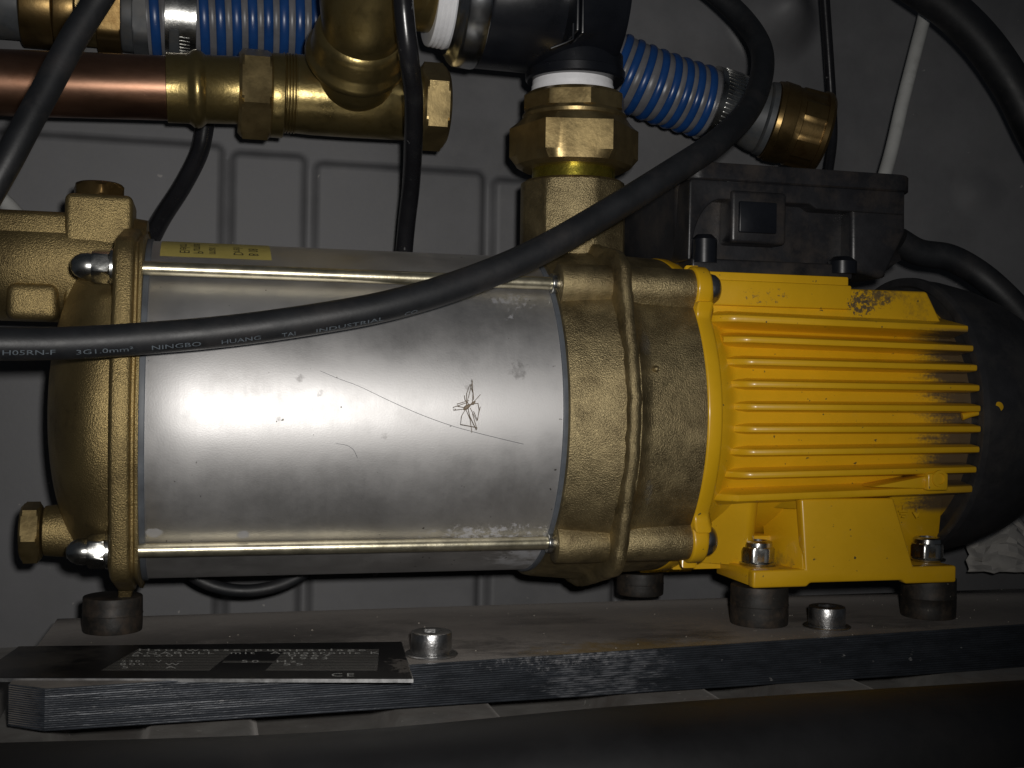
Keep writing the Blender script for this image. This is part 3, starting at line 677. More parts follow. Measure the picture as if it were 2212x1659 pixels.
# soot and grime on the enamel, thick towards the fan
nt, b_, L = nodes(yellow); tc = N(nt, 'ShaderNodeTexCoord'); sx_ = N(nt, 'ShaderNodeSeparateXYZ'); L(tc.outputs['Object'], sx_.inputs[0])
def mr(src, a, b, c=0., d=1.):
    r = N(nt, 'ShaderNodeMapRange'); r.interpolation_type = 'SMOOTHSTEP'; r.inputs[1].default_value = a; r.inputs[2].default_value = b; r.inputs[3].default_value = c; r.inputs[4].default_value = d; L(src, r.inputs[0]); return r.outputs[0]
def op(o_, a, b):
    m = N(nt, 'ShaderNodeMath', operation=o_)
    for i, q in enumerate((a, b)):
        if isinstance(q, (int, float)): m.inputs[i].default_value = q
        else: L(q, m.inputs[i])
    return m.outputs[0]
mp = N(nt, 'ShaderNodeMapping'); mp.inputs['Scale'].default_value = (.3, 1, 2.2); L(tc.outputs['Object'], mp.inputs[0])
nA = N(nt, 'ShaderNodeTexNoise', Scale=95.0, Detail=7.0, Roughness=.65); L(mp.outputs[0], nA.inputs[0])
nB = N(nt, 'ShaderNodeTexNoise', Scale=900.0, Detail=3.0); L(tc.outputs['Object'], nB.inputs[0])
xx = mr(sx_.outputs[0], A(1880, 900, -52).x*.001, A(2112, 900, -52).x*.001, 0, .62)
yy_ = mr(sx_.outputs[1], -.0585, -.0535)
k_ = op('ADD', op('ADD', xx, op('MULTIPLY', nA.outputs[0], .9)), op('MULTIPLY', nB.outputs[0], .28))
mk = op('MULTIPLY', mr(k_, .80, 1.1, 0, .9), op('MULTIPLY', yy_, op('MULTIPLY', mr(sx_.outputs[2], .0385, .036), mr(sx_.outputs[2], -.041, -.037))))
layer(yellow, mk, (.055, .045, .045))
# thin grime lines where the fins meet the flange
for (px, py, Yd, r_, st, amt, lo_, hi_, ns) in ((1862, 655, -44, 13, (.8,.6,1), .9, .43, .5, 700), (1900, 640, -44, 14, (.7,.6,1.1), .8, .44, .54, 420), (1925, 632, -44, 12, (.6,.6,1.4), .55, .36, .6, 300), (1660, 1213, -42, 16, (.7,.7,2), .6, .36, .6, 200), (1985, 660, -44, 16, (1,1,1), .4, .40, .7, 400), (1650, 640, -44, 22, (.6,1,2), .6, .56, .6, 420)):
    blobnoise(yellow, tuple(A(px, py, Yd)), r_, (.05,.042,.035), ns, lo_, hi_, stretch=st, amt=amt, rough=.7)
# nuts on the motor foot
def flange_nut(px, py, w_, par, lbl):
    c = A(px, py, -38); s = w_/2*MM(c)*1.08
    nut = lathe('hex_nut', (c.x, -38, zfoot+.1), (0,0,1), [(0, s*1.12), (.7, s*1.15), (1.0, s*1.05), (1.1, s*.9), (1.4, s*1.02), (s*.95, s*1.05), (s*1.08, s*.97), (s*1.12, s*.90), (s*1.38, s*.88), (s*1.48, s*.78), (s*1.5, s*.55), (s*1.35, s*.5), (s*1.35, 0)], zincw, par, n=72, label=lbl,
        fn=lambda q, t, r: min(r, s*.92/math.cos(((t+math.radians(15)+math.pi/6) % (math.pi/3))-math.pi/6)) if 1.05 < q <= s*1.09 else r)
flange_nut(1637, 1205, 64, pump, 'bright locking nut on the left end of the motor foot')
flange_nut(2003, 1185, 62, pump, 'dull locking nut on the right end of the motor foot')
# ---- fan cover
x_c0 = RX(2122, -62)
fc = [(x_c0, 59.5), (x_c0, 62.2), (x_c0+.4, 63), (x_c0+3, 63.2), (x_c0+3.3, 62.4), (x_c0+12, 61.8), (x_c0+26, 59), (x_c0+38, 55), (x_c0+50, 49), (x_c0+58, 42), (x_c0+62, 34), (x_c0+63, 22), (x_c0+63.4, 0)]
fanm = mat('dark_grey_fan_plastic', (.026,.026,.028), .42, 0, var=.35, vscale=50, bump=.1, bscale=700, dirt=.45, dirtcol=(.06,.055,.05), dirtscale=35)
fan = lathe('fan_cover', (0,0,0), (1,0,0), [(x_c0+1.5, 58.5)]+fc, fanm, pump, n=128, ang=40)
hp = AC(2157, 880, 61.8); lathe('cover_screw', hp+Vector((0,-.1,0)), (0,-1,0), [(-1, 2.4), (.0, 2.3), (.2, 1.7), (.15, 0)], yellow, fan, n=24, label='small yellow dot in the fan cover')
# black recess between the fins and the fan cover
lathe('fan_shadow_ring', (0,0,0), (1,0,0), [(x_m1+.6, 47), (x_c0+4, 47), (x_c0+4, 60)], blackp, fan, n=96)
# ---- terminal box
by = -37
B = lambda px, py, Y=by: A(px, py, Y)
bx0, bx1 = B(1482, 480).x, B(1958, 520).x
zb = B(1500, 583).z; zl_ = B(1500, 384).z; ztop = B(1500, 347).z; zbR = B(1780, 590).z
bzt = 48
def roundbox(name, x0, x1, y0, y1, z0, z1, r, m, parent, taper=0, **kw):
    n = 8; ring_ = []
    for cx, cy, a0 in ((x1-r, y1-r, 0), (x0+r, y1-r, 90), (x0+r, y0+r, 180), (x1-r, y0+r, 270)):
        for k in range(n+1):
            a = math.radians(a0+90*k/n); ring_.append((cx+r*math.cos(a), cy+r*math.sin(a)))
    V = []; F = []; N_ = len(ring_); cx, cy = (x0+x1)/2, (y0+y1)/2
    for z, ins in ((z0, .6+taper), (z0+.6, taper), (z1-.8, 0), (z1-.2, .4), (z1, 1.2)):
        for (x, y) in ring_:
            V.append(Vector((x-math.copysign(ins, x-cx), y-math.copysign(ins, y-cy), z)))
    for i in range(4):
        for k in range(N_): a = i*N_+k; b = i*N_+(k+1) % N_; F.append((a, b, b+N_, a+N_))
    F += [tuple(range(N_))[::-1], tuple(range(4*N_, 5*N_))]
    return obj(name, V, F, m, parent, **kw)
tb = roundbox('terminal_box', bx0, bx1, by+9, bzt, zb+1.5, zl_, 6, blackp, pump, taper=1.2)
roundbox('box_lid', bx0-.8, B(1976, 520).x, by-.6, bzt+1, zl_-.4, ztop, 8.5, blackp, tb)
zar = B(1560, 430).z; zlo = B(1500, 562).z; xl0 = bx0+1.0; pc2 = []
for k in range(11):
    a_ = math.pi/2*k/10; pc2.append((B(1496, 500).x+13*(1-math.cos(a_)), zar-22+22*math.sin(a_)))
outl = [(xl0, zlo), (B(1494, 500).x, zlo)]+pc2+[(B(1750, 440).x, zar), (B(1765, 440).x, zar-2), (bx1-1, zar-2.2), (bx1-1, zl_-.3), (xl0+1, zl_-.3), (xl0+.2, zl_-2)]
V, F = prism_vf([Vector((x, by, z)) for x, z in outl], (0, 18, 0)); obj('box_arch', V, F, blackp, tb, bevel=1.3, seg=3)
V, F = box_vf(B(1492, 560).x, B(1838, 590).x, by-1.5, by+20, B(1600, 588).z-1.2, B(1600, 562).z); obj('box_skirt', V, F, blackp, tb, bevel=.9, seg=3)
V, F = prism_vf([Vector((B(1842, 590).x, by+1, B(1842, 590).z+1)), Vector((B(1912, 595).x, by+1, B(1842, 600).z)), Vector((B(1960, 520).x, by+1, B(1900, 500).z)), Vector((B(1960, 440).x, by+1, B(1900, 440).z)), Vector((B(1842, 440).x, by+1, B(1842, 440).z))], (0, 60, 0))
obj('box_end', V, F, blackp, tb, bevel=2, seg=3)
V, F = prism_vf([Vector((B(1905, 610).x, by+6, B(1900, 606).z)), Vector((B(1955, 560).x, by+6, B(1900, 560).z)), Vector((B(1985, 560).x, by+16, B(1900, 530).z)), Vector((B(1985, 470).x, by+16, B(1900, 470).z)), Vector((B(1930, 470).x, by+6, B(1900, 470).z))], (0, 30, 0))
obj('cable_gland', V, F, blackp, tb, bevel=2, seg=3)
# switch window frame
wx0, wx1 = B(1576, 450).x, B(1695, 450).x; wz0, wz1 = B(1640, 528).z, B(1640, 415).z
V, F = box_vf(wx0, wx1, by-2, by+10, wz0, wz1); fr_ = obj('switch_frame', V, F, blackp, tb, bevel=1.6, seg=3)
V, F = box_vf(wx0+3, wx1-5, by-3.4, by, wz0+4.2, wz1-4.5); wn = obj('switch_button', V, F, blackg, fr_, bevel=.6)
V, F = box_vf(wx0-1.5, wx1+2.5, by-.4, by+8, wz1+3.2, zl_-.6); obj('box_rib', V, F, blackp, tb, bevel=.8)
for px, r_ in ((1520, 5.2), (1819, 6.0)):
    c = B(px, 590, by+.2); zz = B(px, 514 if px < 1700 else 538).z
    lathe('screw_pillar', (c.x, by+.2, B(px, 592 if px > 1700 else 568).z), (0,0,1), [(0, r_), (.5, r_), (zz-B(px, 575).z-2, r_), (zz-B(px, 575).z, r_*.6)], blackg, tb, n=32)


# ================================================================ OUTLET UNION
zb0 = oct0
un = root('brass_union', 'brass union with a big hexagon nut screwed on the pump outlet', 'pipe union', (xo, 0, zb0))
Zp = lambda py, px=1236, Y=-20: A(px, py, Y).z
lathe('threaded_neck', (xo, 0, zb0-1.5), (0,0,1), [(0, 17.6), (Zp(350)-zb0+3, 17.6)], greenbrass, un, n=64)
zA, zB_ = Zp(349), Zp(232)
Rb = (1364-1087)/2*MM(A(1225, 300, 0))/1.0
lathe('union_nut', (xo, 0, zA), (0,0,1), [(0, Rb*.70), (0, Rb*.80), (1.5, Rb*.90), (5, Rb*1.01), ((zB_-zA)*.78, Rb*1.01), ((zB_-zA)*.93, Rb*.84), (zB_-zA, Rb*.76)], brass, un, n=120, hexr=Rb*.875, sides=6, phase=math.radians(12), ang=13)
zC = Zp(182, 1236, -16)
Rc = (1338-1112)/2*MM(A(1225, 210, 0))
lathe('union_tail', (xo, 0, zB_-1), (0,0,1), [(0, Rc*.98), (1.5, Rc*1.0), (3.0, Rc*.96), (3.2, Rc*1.0), (zC-zB_-1, Rc*1.0), (zC-zB_+.5, Rc*.9)], brass, un, n=144, ang=13,
      fn=lambda s, t, r: min(r, Rc*.93/math.cos(((t+math.radians(22.5)+math.pi/8) % (math.pi/4))-math.pi/8)) if s > 3.05 else r)
zD = Zp(152, 1228, -14)
Rt = (1315-1137)/2*MM(A(1225, 165, 0))
o = lathe('thread_tape', (xo-1.0, 0, zC-.5), (0,0,1), [(0, Rt), (1.5, Rt*1.01), (1.6, Rt*.99), (3, Rt*1.0), (3.1, Rt*.98), (zD-zC+5, Rt*.97)], tape, un, n=72)

# ================================================================ BLACK CONTROLLER + ELBOW
ctl = root('flow_controller', 'large black plastic pump controller body above the brass union', 'controller', (xo, 0, zD))
axz = A(1100, -22, 0).z
Rk = 33.5
x_k0 = A(1062, 60, -25).x; x_k1 = A(1340, 60, -25).x
lathe('controller_body', (x_k0, 0, axz), (1,0,0), [(-.5, Rk-3), (0, Rk-1.2), (1.2, Rk-.6), (x_k1-x_k0, Rk), (x_k1-x_k0+3, Rk-2), (x_k1-x_k0+4, 15)], blackg, ctl, n=96)
zE = Zp(98, 1228, -16)
lathe('outlet_spigot', (xo, 0, zD-1.2), (0,0,1), [(0, 15), (0, 20.3), (.8, 21), (4, 21.2), (4.4, 20.4), (zE-zD+1, 20.2), (zE-zD+1.4, 19), (zE-zD+16, 18.5)], blackg, ctl, n=80)
V, F = box_vf(A(1236, 40, -34).x, A(1243, 40, -34).x, -40, -20, zE-1, axz+25); obj('moulding_rib', V, F, blackg, ctl, bevel=.8)
V, F = box_vf(A(1252, 40, -34).x, A(1259, 40, -34).x, -37, -20, zE-1, axz+25); obj('moulding_rib', V, F, blackg, ctl, bevel=.8)
V, F = tube_vf([A(1190, 104, -34), A(1222, 92, -36), A(1238, 84, -38), A(1239, 50, -40)], .5, 8); obj('moulding_rib', V, F, blackg, ctl)
# steel collar and taped thread
x_e0 = A(992, 60, -25).x; x_e1 = A(1062, 60, -25).x
lathe('steel_collar', (x_e0, 0, axz), (1,0,0), [(-.6, 24), (-.2, Rk-5), (1.5, Rk-4.2), (3, Rk-1.6), (4.2, Rk-.6), (x_e1-x_e0-1.5, Rk), (x_e1-x_e0-.5, Rk-.3), (x_e1-x_e0+.3, Rk-1.2)], zincs, ctl, n=96, ang=45)
x_t0 = A(945, 50, -18).x
tp = [];
for i in range(9): s = i*(x_e0-x_t0)/8; tp += [(s, 25.4+.35*(i % 2)+.2*i/2)]
tp = [(-.3, 21)]+tp+[(x_e0-x_t0+.2, 24)]
lathe('thread_tape', (x_t0, 0, axz), (1,0,0), tp, tape, ctl, n=96, ang=20, label='thick white tape on the side thread')

EY = -9.0
elb = root('brass_elbow', 'bent forged brass elbow between the tee and the white taped thread', 'pipe elbow', A(775, 120, 10))
# horizontal arm -> bend -> socket down and slightly back
ec0 = Vector((x_t0+1, -3, axz))
ex = A(775, 60, -6).x
lipc = A(768, 127, 18); sdir = Vector((-.03, .88, -.47)).normalized(); Ls = 19
so = lipc-sdir*Ls
P0 = [ec0, Vector((lerp(ec0.x, ex, .4), -6, axz)), Vector((ex+13, -9, axz-.5)), Vector((ex+5, -10.5, axz-3)), so+Vector((.5, -2.5, 2.5)), so+sdir*4, so+sdir*12]
P1 = spline(P0, 8); rad = [lerp(21.0, 21.8, min(1, i/12)) if i < 22 else lerp(21.8, 16.5, min(1, (i-22)/14)) for i in range(len(P1))]
V, F = tube_vf(P1, rad, 64); obj('elbow_bend', V, F, brassf, elb, ang=60)
lathe('elbow_socket', so, sdir, [(1, 15.5), (2.5, 17.2), (4, 18.2), (6, 18.8), (Ls-7, 19.2), (Ls-5, 19.6), (Ls-3.6, 20.9), (Ls-1.8, 21.5), (Ls-.4, 20.9), (Ls, 19.2), (Ls, 14)], brassf, elb, n=80, ang=45)
# ================================================================ TEE, NUT, COPPER PIPE
ty = 40
tz = A(760, 212, ty).z
tee = root('brass_tee', 'brass tee fitting below the elbow with hexagon plug at its right end', 'pipe tee', A(760, 214, ty))
X_ = lambda px, py=210: A(px, py, ty-12).x
Zt = lambda px: A(px, 212+ (px-760)*.012, ty).z
k = MM(A(760, 212, ty))
Rt_ = 84*k
lathe('tee_body', (X_(640), ty, tz), (1,0,0), [(0, Rt_*.86), (.6, Rt_*.98), (8, Rt_), (26, Rt_*1.0), (X_(905)-X_(640)-2, Rt_*.98), (X_(905)-X_(640), Rt_*.9)], brassf, tee, n=80)
lathe('tee_branch', Vector((X_(765), ty, tz)), -sdir, [(2, 9), (6, 13.5), (12, 16.5), (16, 17), (24, 17.0)], brassf, tee, n=64)
tw = []
for i in range(5): s = i*1.25; tw += [(s, Rt_*.95), (s+.45, Rt_*1.0), (s+.8, Rt_*1.0), (s+1.15, Rt_*.95)]
lathe('tee_thread', (X_(612), ty, tz), (1,0,0), tw+[(7, Rt_*.9)], brassf, tee, n=64, ang=25)
Rh = 92*k
lathe('end_plug', (X_(914), ty, tz-1.2), (1,0,0), hexprof(X_(974)-X_(914), Rh*.90), brass, tee, n=96, hexr=Rh*.90, phase=math.radians(22.5), ang=13, label='hexagonal brass plug closing the right end')
lathe('plug_shoulder', (X_(895), ty, tz-1), (1,0,0), rprof(0, X_(916)-X_(895), Rt_*.96, .8), brassf, tee, n=64)
cn = root('compression_nut', 'brass hexagon nut with a flat collar between copper pipe and tee', 'pipe nut', A(555, 205, ty))
zn = A(560, 204, ty).z
lathe('nut_hexagon', (X_(516), ty, zn), (1,0,0), hexprof(X_(592)-X_(516), 98*k*.88), brass, cn, n=96, hexr=98*k*.88, phase=math.radians(-22.5), ang=13)
lathe('nut_collar', (X_(588), ty, zn), (1,0,0), rprof(0, X_(616)-X_(588), 88*k, .5), brassf, cn, n=64)
cp = root('copper_pipe', 'straight copper pipe with pressed brass sleeve entering from the left', 'pipe', A(100, 185, ty))
zc0 = A(0, 178, ty).z; zc1 = A(358, 190, ty).z
pd = Vector((X_(358)-X_(0), 0, zc1-zc0)).normalized(); pst = Vector((X_(0), ty, zc0))
V, F = tube_vf([pst-pd*60, pst, pst+pd*40, Vector((X_(370), ty, zc1))], 66*k, 64); obj('pipe_tube', V, F, copper, cp)
sl0 = Vector((X_(357), ty, zc1)); slp = [(0, 66*k), (.3, 71*k), (8.5, 71.5*k), (9.6, 73*k), (11, 79*k), (12.6, 81*k), (14.2, 79*k), (15.6, 73*k), (16.4, 70*k), (X_(520)-X_(357), 70*k)]
lathe('press_sleeve', sl0, pd, slp, brassf, cp, n=80, ang=50)

# ================================================================ HOSES
def ribbed_hose(name, pts, r, label, ph=0, pitch=7.2):
    t = root(name, label, 'hose', pts[0])
    P = spline(pts, 60); L = [0]
    for i in range(1, len(P)): L.append(L[-1]+(P[i]-P[i-1]).length)
    # resample evenly
    def samp(s):
        import bisect
        i = max(1, min(len(P)-1, bisect.bisect_left(L, s))); f = (s-L[i-1])/max(1e-6, L[i]-L[i-1]); return P[i-1].lerp(P[i], f)
    n = int(L[-1]/.5); Q = [samp(L[-1]*i/n) for i in range(n+1)]
    core_r = [r-1.0+.45*math.cos(2*math.pi*(L[-1]*i/n+ph)/pitch) for i in range(n+1)]
    V, F = tube_vf(Q, core_r, 40); obj('hose_wall', V, F, hoseg, t, ang=80)
    # blue helical ribs as separate hoops
    s = pitch/2-ph
    k_ = 0
    me = None
    while s < L[-1]:
        p = samp(s); q = samp(s+.5); ax = (q-p).normalized()
        prof = [(-pitch*.32, r-1.6)]+[(pitch*.30*math.sin(a), r-.75+1.05*math.cos(a)) for a in [math.radians(-80+16*i) for i in range(11)]]+[(pitch*.32, r-1.6)]
        V, F = lathe_vf(p, ax, prof, 40); F = [f for f in F if len(f) == 4]
        obj('blue_rib', V, F, bluem, t, ang=80); s += pitch
    return t
hz = 92
hp1 = [A(318, 36, hz), A(420, 38, hz), A(560, 42, hz), A(720, 50, hz), A(760, 52, hz+2)]
h1 = ribbed_hose('ribbed_hose', hp1, 20.5, 'straight blue and grey ribbed hose running behind the elbow at the top')
def clamp(name, p, ax, r, w_, label, ref=None, slots=None):
    t = root(name, label, 'hose clamp', p, 'hose clamps')
    lathe('clamp_band', p, ax, [(-w_/2, r-.1), (-w_/2+.2, r+.5), (w_/2-.2, r+.5), (w_/2, r-.1)], zincw, t, n=80)
    ax_, u, v = basis(ax, (0,0,1))
    for i in range(slots[2]):
        a = math.radians(lerp(slots[0], slots[1], i/(slots[2]-1)))
        # angle measured from the viewer's side (-Y) downwards
        rad = Vector((0, -1, 0)); rad = (rad-ax_*rad.dot(ax_)).normalized(); tan = ax_.cross(rad)
        if tan.z > 0: tan = -tan
        n_ = rad*math.cos(a)+tan*math.sin(a); tg = (-rad*math.sin(a)+tan*math.cos(a))
        c = Vector(p)+n_*(r+.45)
        q = [c+ax_*(sx*w_*.30)+tg*(sy*.5+sx*.35) for sx, sy in ((-1,-1), (1,-1), (1,1), (-1,1))]
        V, F = prism_vf(q, n_*.45); obj('worm_slot', V, F, zincw, t, bevel=.15)
    return t, ax_
c1, _ = clamp('hose_clamp', A(392, 36, hz), (1, 0, 0), 20.6, 14, 'bright worm-drive hose clamp on the blue hose at the top left', slots=(42, 82, 9))
V, F = prism_vf([A(364, 62, hz-22), A(388, 62, hz-22), A(388, 128, hz-8), A(364, 128, hz-8)], (0, 8, 0)); obj('worm_housing', V, F, hosefit, c1, bevel=1)
ft1 = root('hose_fitting', 'dark grey and brass threaded fitting at the left end of the blue hose', 'pipe fitting', A(200, 40, hz))
for nm, xa_, xb_, r_, m_, hx_ in (('hose_tail', 285, 335, 92*.21, hosefit, 1), ('thread_seal', 258, 286, 85*.21, hosefit, 0), ('hex_shoulder', 205, 258, 94*.21, oldbrass, 1), ('brass_body', 160, 207, 80*.21, brass, 1), ('end_ring', 110, 160, 92*.21, oldbrass, 0), ('brass_collar', 36, 110, 92*.21, oldbrass, 0), ('end_sleeve', -60, 36, 78*.21, hosefit, 0)):
    xA = A(xa_, 40, hz-18).x; xB = A(xb_, 40, hz-18).x
    lathe(nm, (xA, hz, A(200, 20, hz).z), (1,0,0), rprof(0, xB-xA, r_, .9), m_, ft1, n=72, hexr=r_*.9 if hx_ else None, phase=.2, ang=30)
# right-hand hose
h2p = [A(1270, 120, 66), A(1330, 150, 64), A(1400, 180, 62), A(1480, 208, 62), A(1560, 232, 62)]
h2 = ribbed_hose('ribbed_hose', h2p, 17.5, 'short blue and grey ribbed hose sloping down to the brass fitting on the right', 1.0, 6.4)
dx2 = (h2p[4]-h2p[2]).normalized()
c2, _ = clamp('hose_clamp', A(1556, 231, 62), dx2, 17.8, 15, 'dull worm-drive hose clamp on the right end of the sloping hose', slots=(-62, 62, 18))
bf = root('barrel_fitting', 'tarnished brass barrel fitting right of the sloping hose', 'pipe fitting', A(1700, 265, 60))
b0 = A(1592, 240, 60); bd_ = (A(1800, 296, 50)-b0).normalized(); kk = MM(A(1700, 265, 50))
lathe('fitting_neck', b0, bd_, [(0, 15), (3, 15), (9, 17), (12, 17.5), (12.5, 16)], hosefit, bf, n=64)
Rf = 86*kk
lathe('seal_ring', b0+bd_*12, bd_, [(0, Rf*.8), (1.5, Rf*.92), (4, Rf*.94), (5, Rf*.8)], hosefit, bf, n=64)
lathe('brass_barrel', b0+bd_*16, bd_, [(0, Rf*.88), (.8, Rf*.98), (3, Rf), (3.4, Rf*1.02), (10, Rf*1.0), (10.3, Rf*.97), (13, Rf*.97), (13.3, Rf*1.0), (20, Rf), (24, Rf*1.0), (24.2, Rf*1.04), (26.5, Rf*1.04), (28, Rf*.98), (28.4, Rf*.8)], oldbrass, bf, n=80, ang=30,
      fn=lambda s, t, r: (r*(.955 if (math.floor(t/(2*math.pi)*12) % 2) else 1.0)) if 13.2 < s < 24.1 else r)

# ================================================================ CABLES
def cable(name, pts, r, m, label, n=20, group=None, cat='cable'):
    P = [A(*p) for p in pts]; o = tube(name, P, r, m, n=n, sub=14, ang=80); return thing(o, label, cat, group), spline(P, 14)
pcab, cpath = cable('power_cable', [(-120, 742, -92), (0, 743, -88), (150, 741, -84), (310, 731, -82), (500, 714, -80), (700, 686, -79), (850, 657, -77), (1000, 612, -73), (1150, 550, -68), (1300, 466, -62), (1450, 373, -54), (1550, 306, -40), (1615, 240, -15), (1644, 170, 8), (1644, 105, 25), (1608, 45, 40), (1545, -15, 50), (1480, -60, 55)], 5.25, rubberc, 'thick black rubber cable with pale printing curving across the front of the pump', n=32)
# lettering wrapped on the cable
cl_ = [0]
for i in range(1, len(cpath)): cl_.append(cl_[-1]+(cpath[i]-cpath[i-1]).length)
def on_cable(s, ang, r):
    import bisect
    i = max(1, min(len(cpath)-1, bisect.bisect_left(cl_, s))); f = (s-cl_[i-1])/(cl_[i]-cl_[i-1]); p = cpath[i-1].lerp(cpath[i], f)
    i0 = max(1, i-1); i2 = min(len(cpath)-1, i+1); t = (cpath[i2]-cpath[i0-1]).normalized()
    tocam = (CAM-p); tocam = (tocam-t*tocam.dot(t)).normalized(); dn = tocam.cross(t)
    if dn.z > 0: dn = -dn
    n_ = tocam*math.cos(ang)+dn*math.sin(ang); return p+n_*r
def s_of(px):
    best = min(range(len(cpath)), key=lambda i: abs((1106+FPX*(cpath[i]-CAM).dot(rt)/(cpath[i]-CAM).dot(fw))-px)); return cl_[best]
tt = []
for s, xa_, xb_, ang in (('H05RN-F', 2, 117, 40), ('3G1.0mm²', 160, 288, 44), ('NINGBO', 328, 428, 47), ('HUANG', 467, 556, 50), ('TAI', 596, 634, 54), ('INDUSTRIAL', 668, 822, 58), ('CO.', 862, 890, 64)):
    V, F = text_vf(s, 2.5); mx_ = max(v.x for v in V); s0 = s_of(xa_); s1 = s_of(xb_)
    tt.append(([on_cable(lerp(s0, s1, v.x/mx_), math.radians(ang)-v.y/5.3, 5.33) for v in V], F))
obj('cable_lettering', *join(*tt), printb, pcab, label='pale printed type designation')
cable('power_cable', [(250, -60, -40), (205, 10, -40), (158, 85, -42), (107, 180, -45), (62, 262, -48), (18, 345, -50), (-30, 430, -50)], 4.9, rubberc, 'thick black cable hanging diagonally across the top left corner')
cable('power_cable', [(868, -40, -40), (874, 40, -38), (884, 130, -32), (893, 210, -15), (893, 300, 5), (888, 400, 30), (879, 480, 42), (872, 560, 50), (870, 640, 55)], 3.9, rubbers, 'thin shiny black cable hanging in front of the brass elbow')
cable('power_cable', [(455, 200, 92), (443, 270, 92), (430, 330, 92), (395, 400, 88), (350, 470, 80), (318, 530, 70), (290, 580, 60)], 4.3, rubbers, 'black cable bending down behind the copper pipe to the left end')
cable('power_cable', [(380, 1215, 30), (430, 1252, 30), (480, 1271, 30), (535, 1276, 30), (590, 1268, 30), (640, 1248, 30), (690, 1215, 30)], 2.7, rubberc, 'loop of black cable showing below the stainless sleeve')
cable('power_cable', [(1880, -110, 30), (1960, -45, 30), (2050, 20, 28), (2125, 95, 26), (2190, 190, 24), (2240, 290, 22), (2300, 400, 20)], 9.5, rubberc, 'very thick black hose-like cable arching through the top right corner')
cable('power_cable', [(1940, 520, 5), (1985, 545, 5), (2050, 556, 3), (2110, 588, 0), (2165, 634, -5), (2212, 686, -8), (2260, 760, -10)], 6.2, rubberc, 'black cable leaving the terminal box behind the fan cover')
cable('power_cable', [(1778, -60, 70), (1783, 20, 72), (1790, 120, 74), (1796, 220, 76), (1798, 300, 76), (1788, 380, 70)], 2.6, rubbers, 'thin black cable hanging beside the tarnished brass fitting')
cable('power_cable', [(2010, -60, 62), (2000, 20, 62), (1978, 110, 60), (1950, 220, 56), (1927, 320, 50), (1905, 400, 40), (1895, 450, 35)], 3.4, whitew, 'white cable hanging behind the terminal box')
cable('power_cable', [(-80, 370, 90), (-30, 405, 90), (10, 437, 88), (45, 475, 80), (70, 510, 70)], 3.6, whitew, 'short piece of pale cable at the left edge above the suction port')

# ================================================================ SMALL THINGS
# dead long-legged spider on the sleeve
sp_ = root('spider', 'dead long-legged spider with tangled thin legs stuck on the stainless sleeve', 'spider', AC(1015, 880, RS))
def S(px, py, h): return AC(px, py, RS+h)
sx = lambda lx, ly: (677.7+lx/3.0*1.0*0+0, 0)
def Q(lx, ly, h=2.0): return S(677.7+lx*.2450, 677.7+ly*.2450, h)      # close-up coordinates
legs = [[(1330,840,1.5),(1235,850,3),(1230,825,3.5),(1360,780,1.5)], [(1340,830,1.5),(1270,815,3),(1265,795,3),(1370,765,1.6)], [(1340,830,1.5),(1400,600,5),(1395,580,5),(1412,760,2)],
        [(1400,790,2),(1470,712,4)], [(1400,790,2),(1450,790,3),(1460,850,4),(1445,940,3.5),(1410,860,2)], [(1340,840,1.5),(1305,900,4),(1295,975,4.5),(1440,1003,3),(1440,1018,2.5),(1400,880,2)],
        [(1380,830,2),(1440,945,4),(1470,820,3)], [(1360,820,1.5),(1375,900,4),(1435,1025,3)], [(1345,830,1.4),(1350,700,4),(1380,620,4.5),(1405,700,3),(1400,780,2)], [(1340,840,1.3),(1380,930,3),(1395,1050,1)], [(1370,800,2),(1335,760,3),(1330,720,3.4)]]
for L_ in legs:
    V, F = tube_vf([Q(*p) for p in L_], .11, 6); obj('leg', V, F, legm, sp_)
V, F = tube_vf([Q(1320, 845, .9), Q(1340, 830, 1.2), Q(1370, 808, 1.6), Q(1385, 800, 1.6)], [.25, .8, .6, .2], 12); obj('abdomen', V, F, legm, sp_)
V, F = tube_vf([Q(1385, 800, 1.6), Q(1405, 790, 1.9), Q(1425, 770, 2)], [.2, .6, .2], 12); obj('head', V, F, legm, sp_)
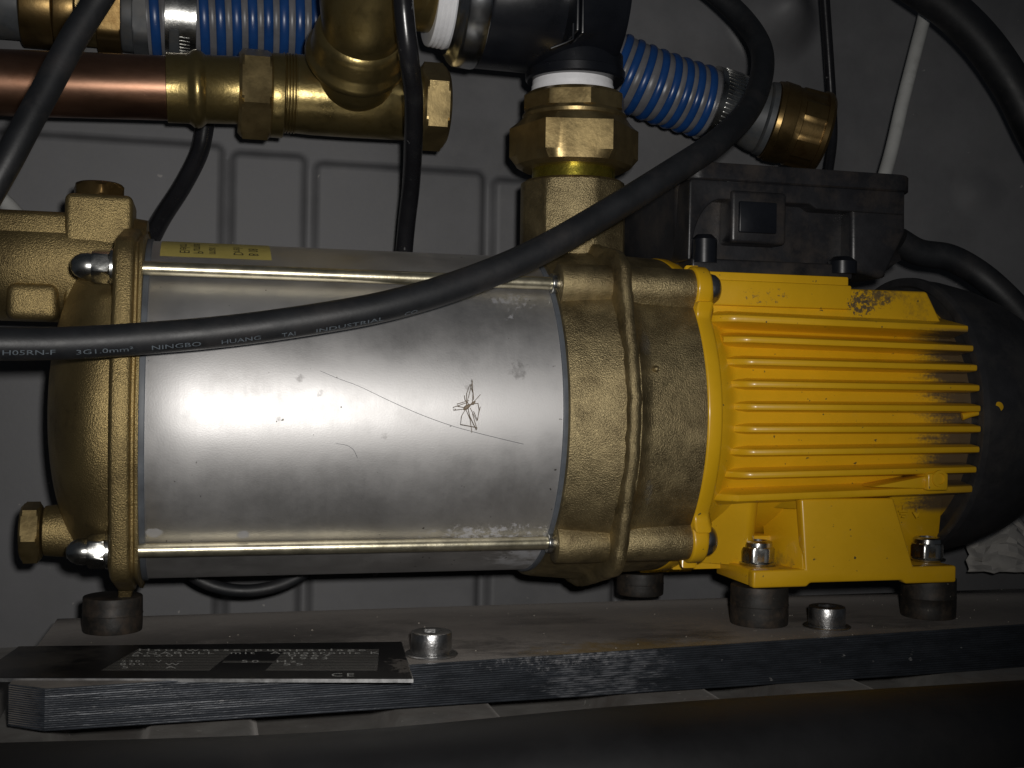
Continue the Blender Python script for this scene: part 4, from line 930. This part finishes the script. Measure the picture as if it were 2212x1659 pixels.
P = [AC(677.7+x*.245, 677.7+y*.245, RS+.12) for x, y in ((60,505),(200,565),(400,640),(620,745),(850,850),(1050,930),(1240,995),(1420,1045),(1640,1100),(1850,1150))]
hair = tube('hair', P, .085, hairm, n=6, sub=8); thing(hair, 'long dark thread lying diagonally on the stainless sleeve beside the spider', 'thread')
P = [AC(677.7+x*.245, 677.7+y*.245, RS+.1) for x, y in ((200,1145),(290,1160),(350,1200),(385,1270))]
thing(tube('hair', P, .07, hairm, n=6, sub=8), 'short faint curved hair low on the stainless sleeve', 'thread')
# crumpled white paper low on the right
V = []; F = []; n = 14
c00 = A(2085, 1165, 70)
for j in range(n+1):
    for i in range(n+1):
        p = A(lerp(2090, 2330, i/n), lerp(1120+20*math.sin(i), 1238, j/n), 80-18*j/n)
        V.append(p+Vector((0, random.uniform(-2.2, 2.2), random.uniform(-1, 1))))
for j in range(n):
    for i in range(n): a = j*(n+1)+i; F.append((a, a+1, a+n+2, a+n+1))
pp_ = obj('paper_sheet', V, F, cloth, ang=20); thing(pp_, 'crumpled white sheet behind the fan cover at the lower right', 'paper')
md = pp_.modifiers.new('thick', 'SOLIDIFY'); md.thickness = .0006

# crumbs of dirt lying on the board
V = []; F = []
for i in range(170):
    p = AZ(random.uniform(120, 2190), 1400, BZ+.1); yy = random.uniform(0, 1)**.7
    q = fl.lerp(fr2, random.uniform(0.02, .95)); p = q + Vector((-frd.y, frd.x, 0))*random.uniform(1, 85)
    r_ = random.choice((.1, .12, .16, .2, .3, .4)); k = len(V)
    V += [p+Vector((r_*random.uniform(.6, 1.3)*a_, r_*random.uniform(.6, 1.3)*b_, r_*c_+.1)) for a_, b_, c_ in ((1,0,0), (0,1,0), (-1,0,0), (0,-1,0), (0,0,1))]
    F += [(k, k+1, k+4), (k+1, k+2, k+4), (k+2, k+3, k+4), (k+3, k, k+4), (k, k+1, k+2, k+3)]
cm = mat('pale_grit', (.30,.27,.23), .8, 0, var=.5, vscale=400)
cr_ = obj('grit', V, F, cm); cr_['kind'] = 'stuff'; thing(cr_, 'fine pale grit scattered over the dusty black mounting board', 'grit')
